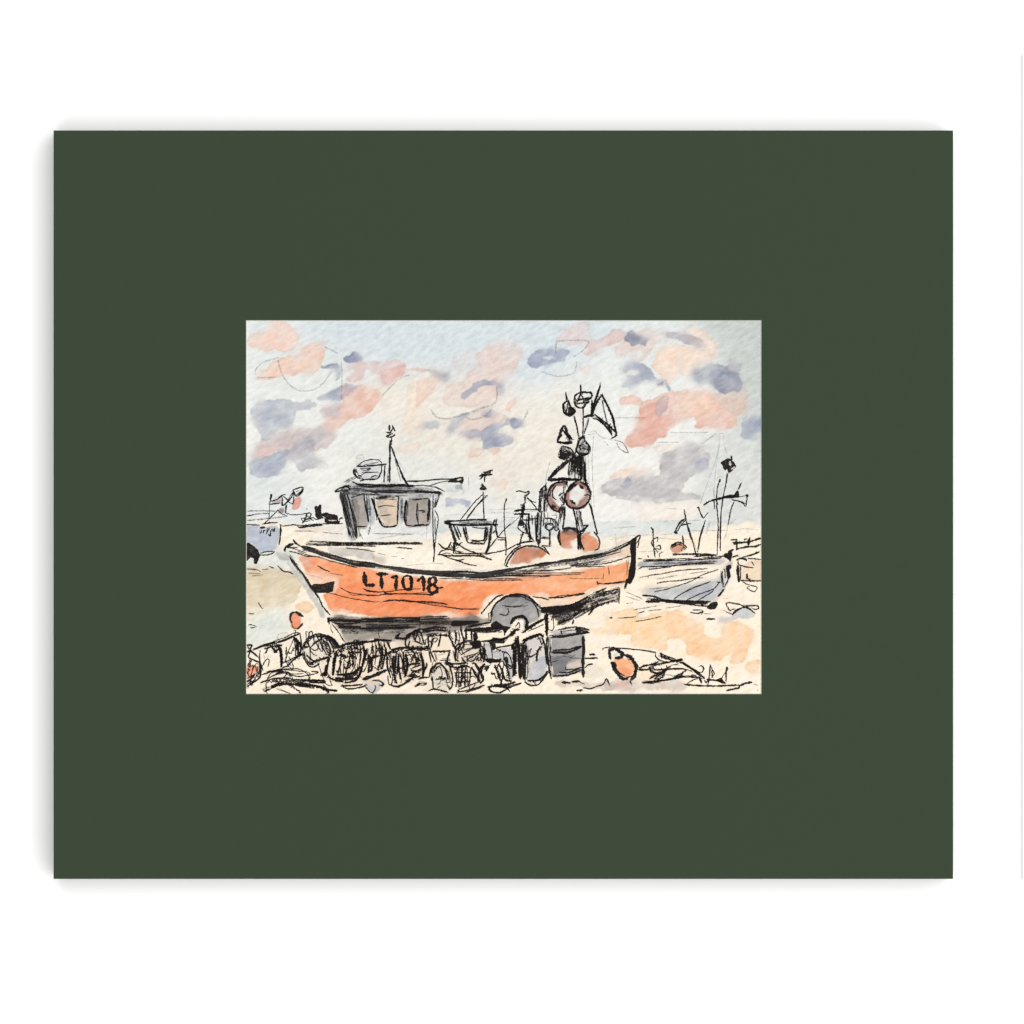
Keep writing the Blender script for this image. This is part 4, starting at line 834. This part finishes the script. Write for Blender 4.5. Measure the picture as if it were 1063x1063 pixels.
# ------------------------------------------------------------------ cut the painted face into the painted things
keys = [('sky', None)]
lab = np.zeros((NY, NX), int)
fx = (GX[:-1, :-1] + GX[1:, 1:]) * .5; fy = (GY[:-1, :-1] + GY[1:, 1:]) * .5
labels = {'sky': 'pale painted sky with peach and blue grey clouds', 'fishing_boat': 'orange fishing boat with grey wheelhouse, lettered LT1018',
          'jetty': 'railings drawn at the right edge'}
for part, sub, text, tile, nums in REGIONS:
    if (part, sub) not in keys: keys.append((part, sub))
    k = keys.index((part, sub))
    lab[inside(topts(tile, [float(n) for n in nums.split()]), fx, fy)] = k
    if text: labels[part] = text
VX = (GX.ravel() - CX) * S; VY = (CY - GY.ravel()) * S
idx = np.arange((NX + 1) * (NY + 1)).reshape(NY + 1, NX + 1)
QUADS = np.stack([idx[1:, :-1], idx[1:, 1:], idx[:-1, 1:], idx[:-1, :-1]], -1)
AF = ALB.reshape(-1, 3)
def face_mesh(name, sel, parent):
    q = QUADS[sel]
    used, inv = np.unique(q.ravel(), return_inverse=True)
    me = bpy.data.meshes.new(name)
    co = np.empty((len(used), 3), np.float32); co[:, 0] = VX[used]; co[:, 1] = VY[used]; co[:, 2] = ZP
    me.vertices.add(len(used)); me.vertices.foreach_set('co', co.ravel())
    me.loops.add(len(inv)); me.loops.foreach_set('vertex_index', inv.astype(np.int32).ravel())
    me.polygons.add(len(q)); me.polygons.foreach_set('loop_start', np.arange(0, len(inv), 4, dtype=np.int32))
    me.update(calc_edges=True)
    at = me.color_attributes.new('pigment', 'FLOAT_COLOR', 'POINT')
    c4 = np.ones((len(used), 4), np.float32); c4[:, :3] = AF[used]
    at.data.foreach_set('color', c4.ravel())
    me.materials.append(M_WASH)
    o = bpy.data.objects.new(name, me); C.objects.link(o); o.parent = parent
    return o
PARTS = {}
for k, (part, sub) in enumerate(keys):
    if sub is None and (lab == k).any():
        PARTS[part] = face_mesh(PART_NAMES[part], lab == k, painting)
for part in ('fishing_boat', 'jetty'):
    e = bpy.data.objects.new(PART_NAMES[part], None); C.objects.link(e); e.parent = painting; e.empty_display_size = 0.01
    PARTS[part] = e
for p_, o in PARTS.items():
    if p_ in labels: o['label'] = labels[p_]
SUBS = {}
for k, (part, sub) in enumerate(keys):
    if sub and (lab == k).any():
        SUBS[sub] = face_mesh(sub, lab == k, PARTS[part])

# ------------------------------------------------------------------ ink and pencil, laid stroke by stroke on the paper
class Ink:
    def __init__(s): s.v = []; s.f = []; s.m = []
INKS = {}
ZC = [ZP + 0.00001]
TONES = list(INK)
def ribbon(ink, pts, width, tone, taper=True):
    c = catmull(pts) if len(pts) > 1 else np.array([pts[0], pts[0]], float)
    n = len(c)
    if n < 2: return
    d = np.gradient(c, axis=0); L = np.hypot(d[:, 0], d[:, 1]); L[L == 0] = 1; d = d / L[:, None]
    nr = np.stack([-d[:, 1], d[:, 0]], 1)
    t = np.linspace(0, 1, n)
    ph = random.uniform(0, 6.28)
    s = np.cumsum(L)
    wob = 1 + 0.16 * np.sin(s * .55 + ph) + 0.1 * np.sin(s * 1.7 + ph * 2) + np.array([random.uniform(-.2, .2) for _ in range(n)])
    hw = width * .5 * wob
    if taper:
        e = np.minimum(1, np.minimum(s - s[0] + .2, (s[-1] - s) + .2) / max(.6, min(4.0, s[-1] * .3)))
        hw = hw * (0.45 + 0.55 * np.sqrt(e))
    hw = np.maximum(hw, 0.12)
    jig = np.array([random.gauss(0, .16) for _ in range(n)]) * min(1, width)
    c = c + nr * jig[:, None]
    # round ends
    c = np.concatenate([[c[0] - d[0] * hw[0] * .8], c, [c[-1] + d[-1] * hw[-1] * .8]])
    nr = np.concatenate([nr[:1], nr, nr[-1:]]); hw = np.concatenate([[hw[0] * .35], hw, [hw[-1] * .35]])
    b = len(ink.v)
    for i in range(n + 2):
        ZC[0] += 2e-10
        l = c[i] + nr[i] * hw[i]; r = c[i] - nr[i] * hw[i]
        for q in (l, r):
            x, y = P(min(max(q[0], OX0 + .05), OX1 - .05), min(max(q[1], OY0 + .05), OY1 - .05))
            ink.v.append((x, y, ZC[0]))
    for i in range(n + 1):
        ink.f.append((b + 2*i, b + 2*i + 1, b + 2*i + 3, b + 2*i + 2)); ink.m.append(TONES.index(tone))
    ZC[0] += 2e-8
def dry(ink, pts, width, tone):
    c = catmull(pts, False, 1.5)
    n = len(c)
    k = max(3, int(width / 0.9))
    d = np.gradient(c, axis=0); L = np.hypot(d[:, 0], d[:, 1]); L[L == 0] = 1; nr = np.stack([-d[:, 1], d[:, 0]], 1) / L[:, None]
    for q in range(k):
        off = ((q + .5) / k - .5) * width + random.uniform(-.25, .25)
        a = 0
        while a < n - 1:
            ln = random.randint(max(2, n // 4), n)
            b = min(n, a + ln)
            if b - a >= 2:
                seg = c[a:b] + nr[a:b] * off
                keep = seg[::max(1, len(seg) // 4)]
                ribbon(ink, [tuple(x) for x in keep], width / k * random.uniform(.75, 1.35), tone)
            a = b + random.randint(0, max(1, n // 8))
            if random.random() < .35: break
def fill(ink, pts, tone='k'):
    c = catmull(pts, True, 0.9)
    c = c + rng.normal(0, .16, c.shape)
    c[:, 0] = np.clip(c[:, 0], OX0 + .05, OX1 - .05); c[:, 1] = np.clip(c[:, 1], OY0 + .05, OY1 - .05)
    ZC[0] += 2e-8
    b = len(ink.v)
    for x, y in c:
        X, Y = P(x, y); ink.v.append((X, Y, ZC[0]))
    ink.f.append(tuple(range(b, b + len(c)))); ink.m.append(TONES.index(tone))
    ZC[0] += 2e-8
TWICE = {k_: 0.7 for k_ in ('pot_one', 'pot_left', 'pot_round', 'net_heap', 'pot_two', 'pot_three', 'pot_four', 'pot_five', 'pot_arch', 'basket', 'pot_grey', 'pot_box', 'rope', 'flags', 'winch', 'floats', 'far_boat', 'wheelhouse')}
TWICE.update(lettering=0, signature=0)
DENSE = [k_ for k_ in TWICE if k_.startswith('pot_')] + ['net_heap', 'basket', 'rope', 'winch', 'flags', 'wheel']
def scribble(ink, pts, amp, width, tone):              # looping scribble along a line
    c_ = catmull(pts, False, max(.5, amp * .34))
    if len(c_) < 2: return
    d_ = np.gradient(c_, axis=0); l_ = np.hypot(d_[:, 0], d_[:, 1]); l_[l_ == 0] = 1; d_ = d_ / l_[:, None]
    zz = []
    for i_ in range(len(c_)):
        s_ = (.5 if i_ % 2 else -.5) * random.uniform(.5, 1.25); g1, g2 = random.gauss(0, amp * .35), random.gauss(0, amp * .35)
        zz.append((c_[i_][0] - d_[i_][1] * amp * s_ + d_[i_][0] * g1, c_[i_][1] + d_[i_][0] * amp * s_ + d_[i_][1] * g2))
    ribbon(ink, zz, width, tone)
cur = None; tile = None
for line in DRAWING.strip().splitlines():
    if line[0] == '@':
        part, tile = line[1:].split(); cur = INKS.setdefault(part, Ink()); continue
    for stt in line.split(';'):
        f_ = stt.split()
        if not f_: continue
        h = f_[0]; pts = topts(tile, [float(n) for n in f_[1:]]) if h[0] != 'Q' else None; sc_ = TILES[tile][2]
        if h == 'F': fill(cur, pts)
        elif h == 'G': fill(cur, pts, 'm')
        elif h[0] == 'Q':                               # looping scribble along a line
            scribble(cur, topts(tile, [float(n) for n in f_[2:]]), float(f_[1]) * sc_, float(h[2:]) * sc_ * 0.9, h[1])
        elif h[0] == 'D': dry(cur, pts, float(h[2:]) * sc_, h[1])
        else: ribbon(cur, pts, float(h[1:]) * sc_ * ((1.5 if part == 'lettering' else 0.95) if h[0] == 'k' else 1.15), h[0])
        # the pen often went over a line twice
        if h[0] == 'k' and part in DENSE and len(pts) > 1 and float(h[1:]) >= 13 and random.random() < 0.5:
            scribble(cur, pts, random.uniform(16, 34) * sc_, random.uniform(5, 7.5) * sc_, 'k')
        for rep in range(3 if part in DENSE else 2):
            if h[0] == 'k' and len(pts) > 1 and float(h[1:]) < 31 and random.random() < TWICE.get(part, 0.25):
                o_ = lambda: random.gauss(0, 0.7)
                ribbon(cur, [(x + o_(), y + o_()) for x, y in pts], float(h[1:]) * sc_ * random.uniform(.3, .55), random.choice('kkkd'))
# the pots are a tangle of hoops and netting: more loose hoops and loops inside each of them
HOOPS = dict(pot_one=(5, 2), pot_round=(7, 4), pot_two=(9, 6), pot_three=(7, 4), pot_four=(10, 7), pot_five=(6, 4), pot_arch=(3, 2), basket=(6, 3),
             pot_grey=(6, 4), net_heap=(7, 5), pot_left=(4, 3), pot_box=(2, 0))
for part, sub, text, tile, nums in REGIONS:
    if part not in HOOPS: continue
    pts = np.array(topts(tile, [float(n) for n in nums.split()])); nh, nl = [(n_ + 1) // 2 for n_ in HOOPS[part]]; cur = INKS[part]
    x0, y0 = pts.min(0); x1, y1 = pts.max(0); flat = part == 'net_heap'
    def rp():
        for _ in range(60):
            a_ = np.array([[random.uniform(x0, x1)]]); b_ = np.array([[random.uniform(y0, y1)]])
            if inside([tuple(t_) for t_ in pts], a_, b_)[0, 0]: return a_[0, 0], b_[0, 0]
        return (x0 + x1) / 2, (y0 + y1) / 2
    for _ in range(nh):                                  # hoops across the pot
        cx_, cy_ = rp(); rx_ = random.uniform(1.5, 4.5); ry_ = random.uniform(.22, .42) * (y1 - y0); t0 = random.uniform(0, 6.28); sp = random.uniform(2.4, 6.6)
        if flat: rx_, ry_ = random.uniform(8, 20), random.uniform(1, 4)
        tl = random.uniform(-.5, .5)
        ar = []
        for k_ in range(10):
            t_ = t0 + sp * k_ / 9; ex, ey = rx_ * math.cos(t_), ry_ * math.sin(t_)
            ar.append((cx_ + ex * math.cos(tl) - ey * math.sin(tl) + random.gauss(0, .3), min(max(cy_ + ex * math.sin(tl) + ey * math.cos(tl) + random.gauss(0, .3), y0 - 2), y1 + 2)))
        ribbon(cur, ar, random.uniform(.75, 1.35), 'k')
    for _ in range(nl):                                  # loops of twine
        a_, b_ = rp(), rp()
        scribble(cur, [a_, ((a_[0] + b_[0]) / 2 + random.gauss(0, 2), (a_[1] + b_[1]) / 2 + random.gauss(0, 2)), b_], random.uniform(2.0, 4.0), random.uniform(.6, 1.0), 'k')
import bmesh
for part, ink in INKS.items():
    if part in INK_SUB:
        parent = PARTS['fishing_boat']
        name = {'mast': 'mast', 'lettering': 'registration_lettering'}.get(part, part + '_ink_lines')
        if part == 'lettering': parent_label = 'black registration lettering LT1018'
    else:
        parent = PARTS[part]; name = 'ink_lines'
    o = mesh_obj(name, ink.v, ink.f, INK['k'], parent)
    me = o.data
    for t in TONES[1:]: me.materials.append(INK[t])
    me.polygons.foreach_set('material_index', np.array(ink.m, np.int32))
    # keep every ink face turned up
    bm = bmesh.new(); bm.from_mesh(me)
    big = [f for f in bm.faces if len(f.verts) > 4]
    if big: bmesh.ops.triangulate(bm, faces=big)
    bm.normal_update()
    fl = [f for f in bm.faces if f.normal.z < 0]
    if fl: bmesh.ops.reverse_faces(bm, faces=fl)
    bm.to_mesh(me); bm.free()
    if name.endswith('ink_lines'): o['kind'] = 'stuff'
    if part == 'lettering': o['label'] = 'black hand lettered registration LT1018 on the orange hull'
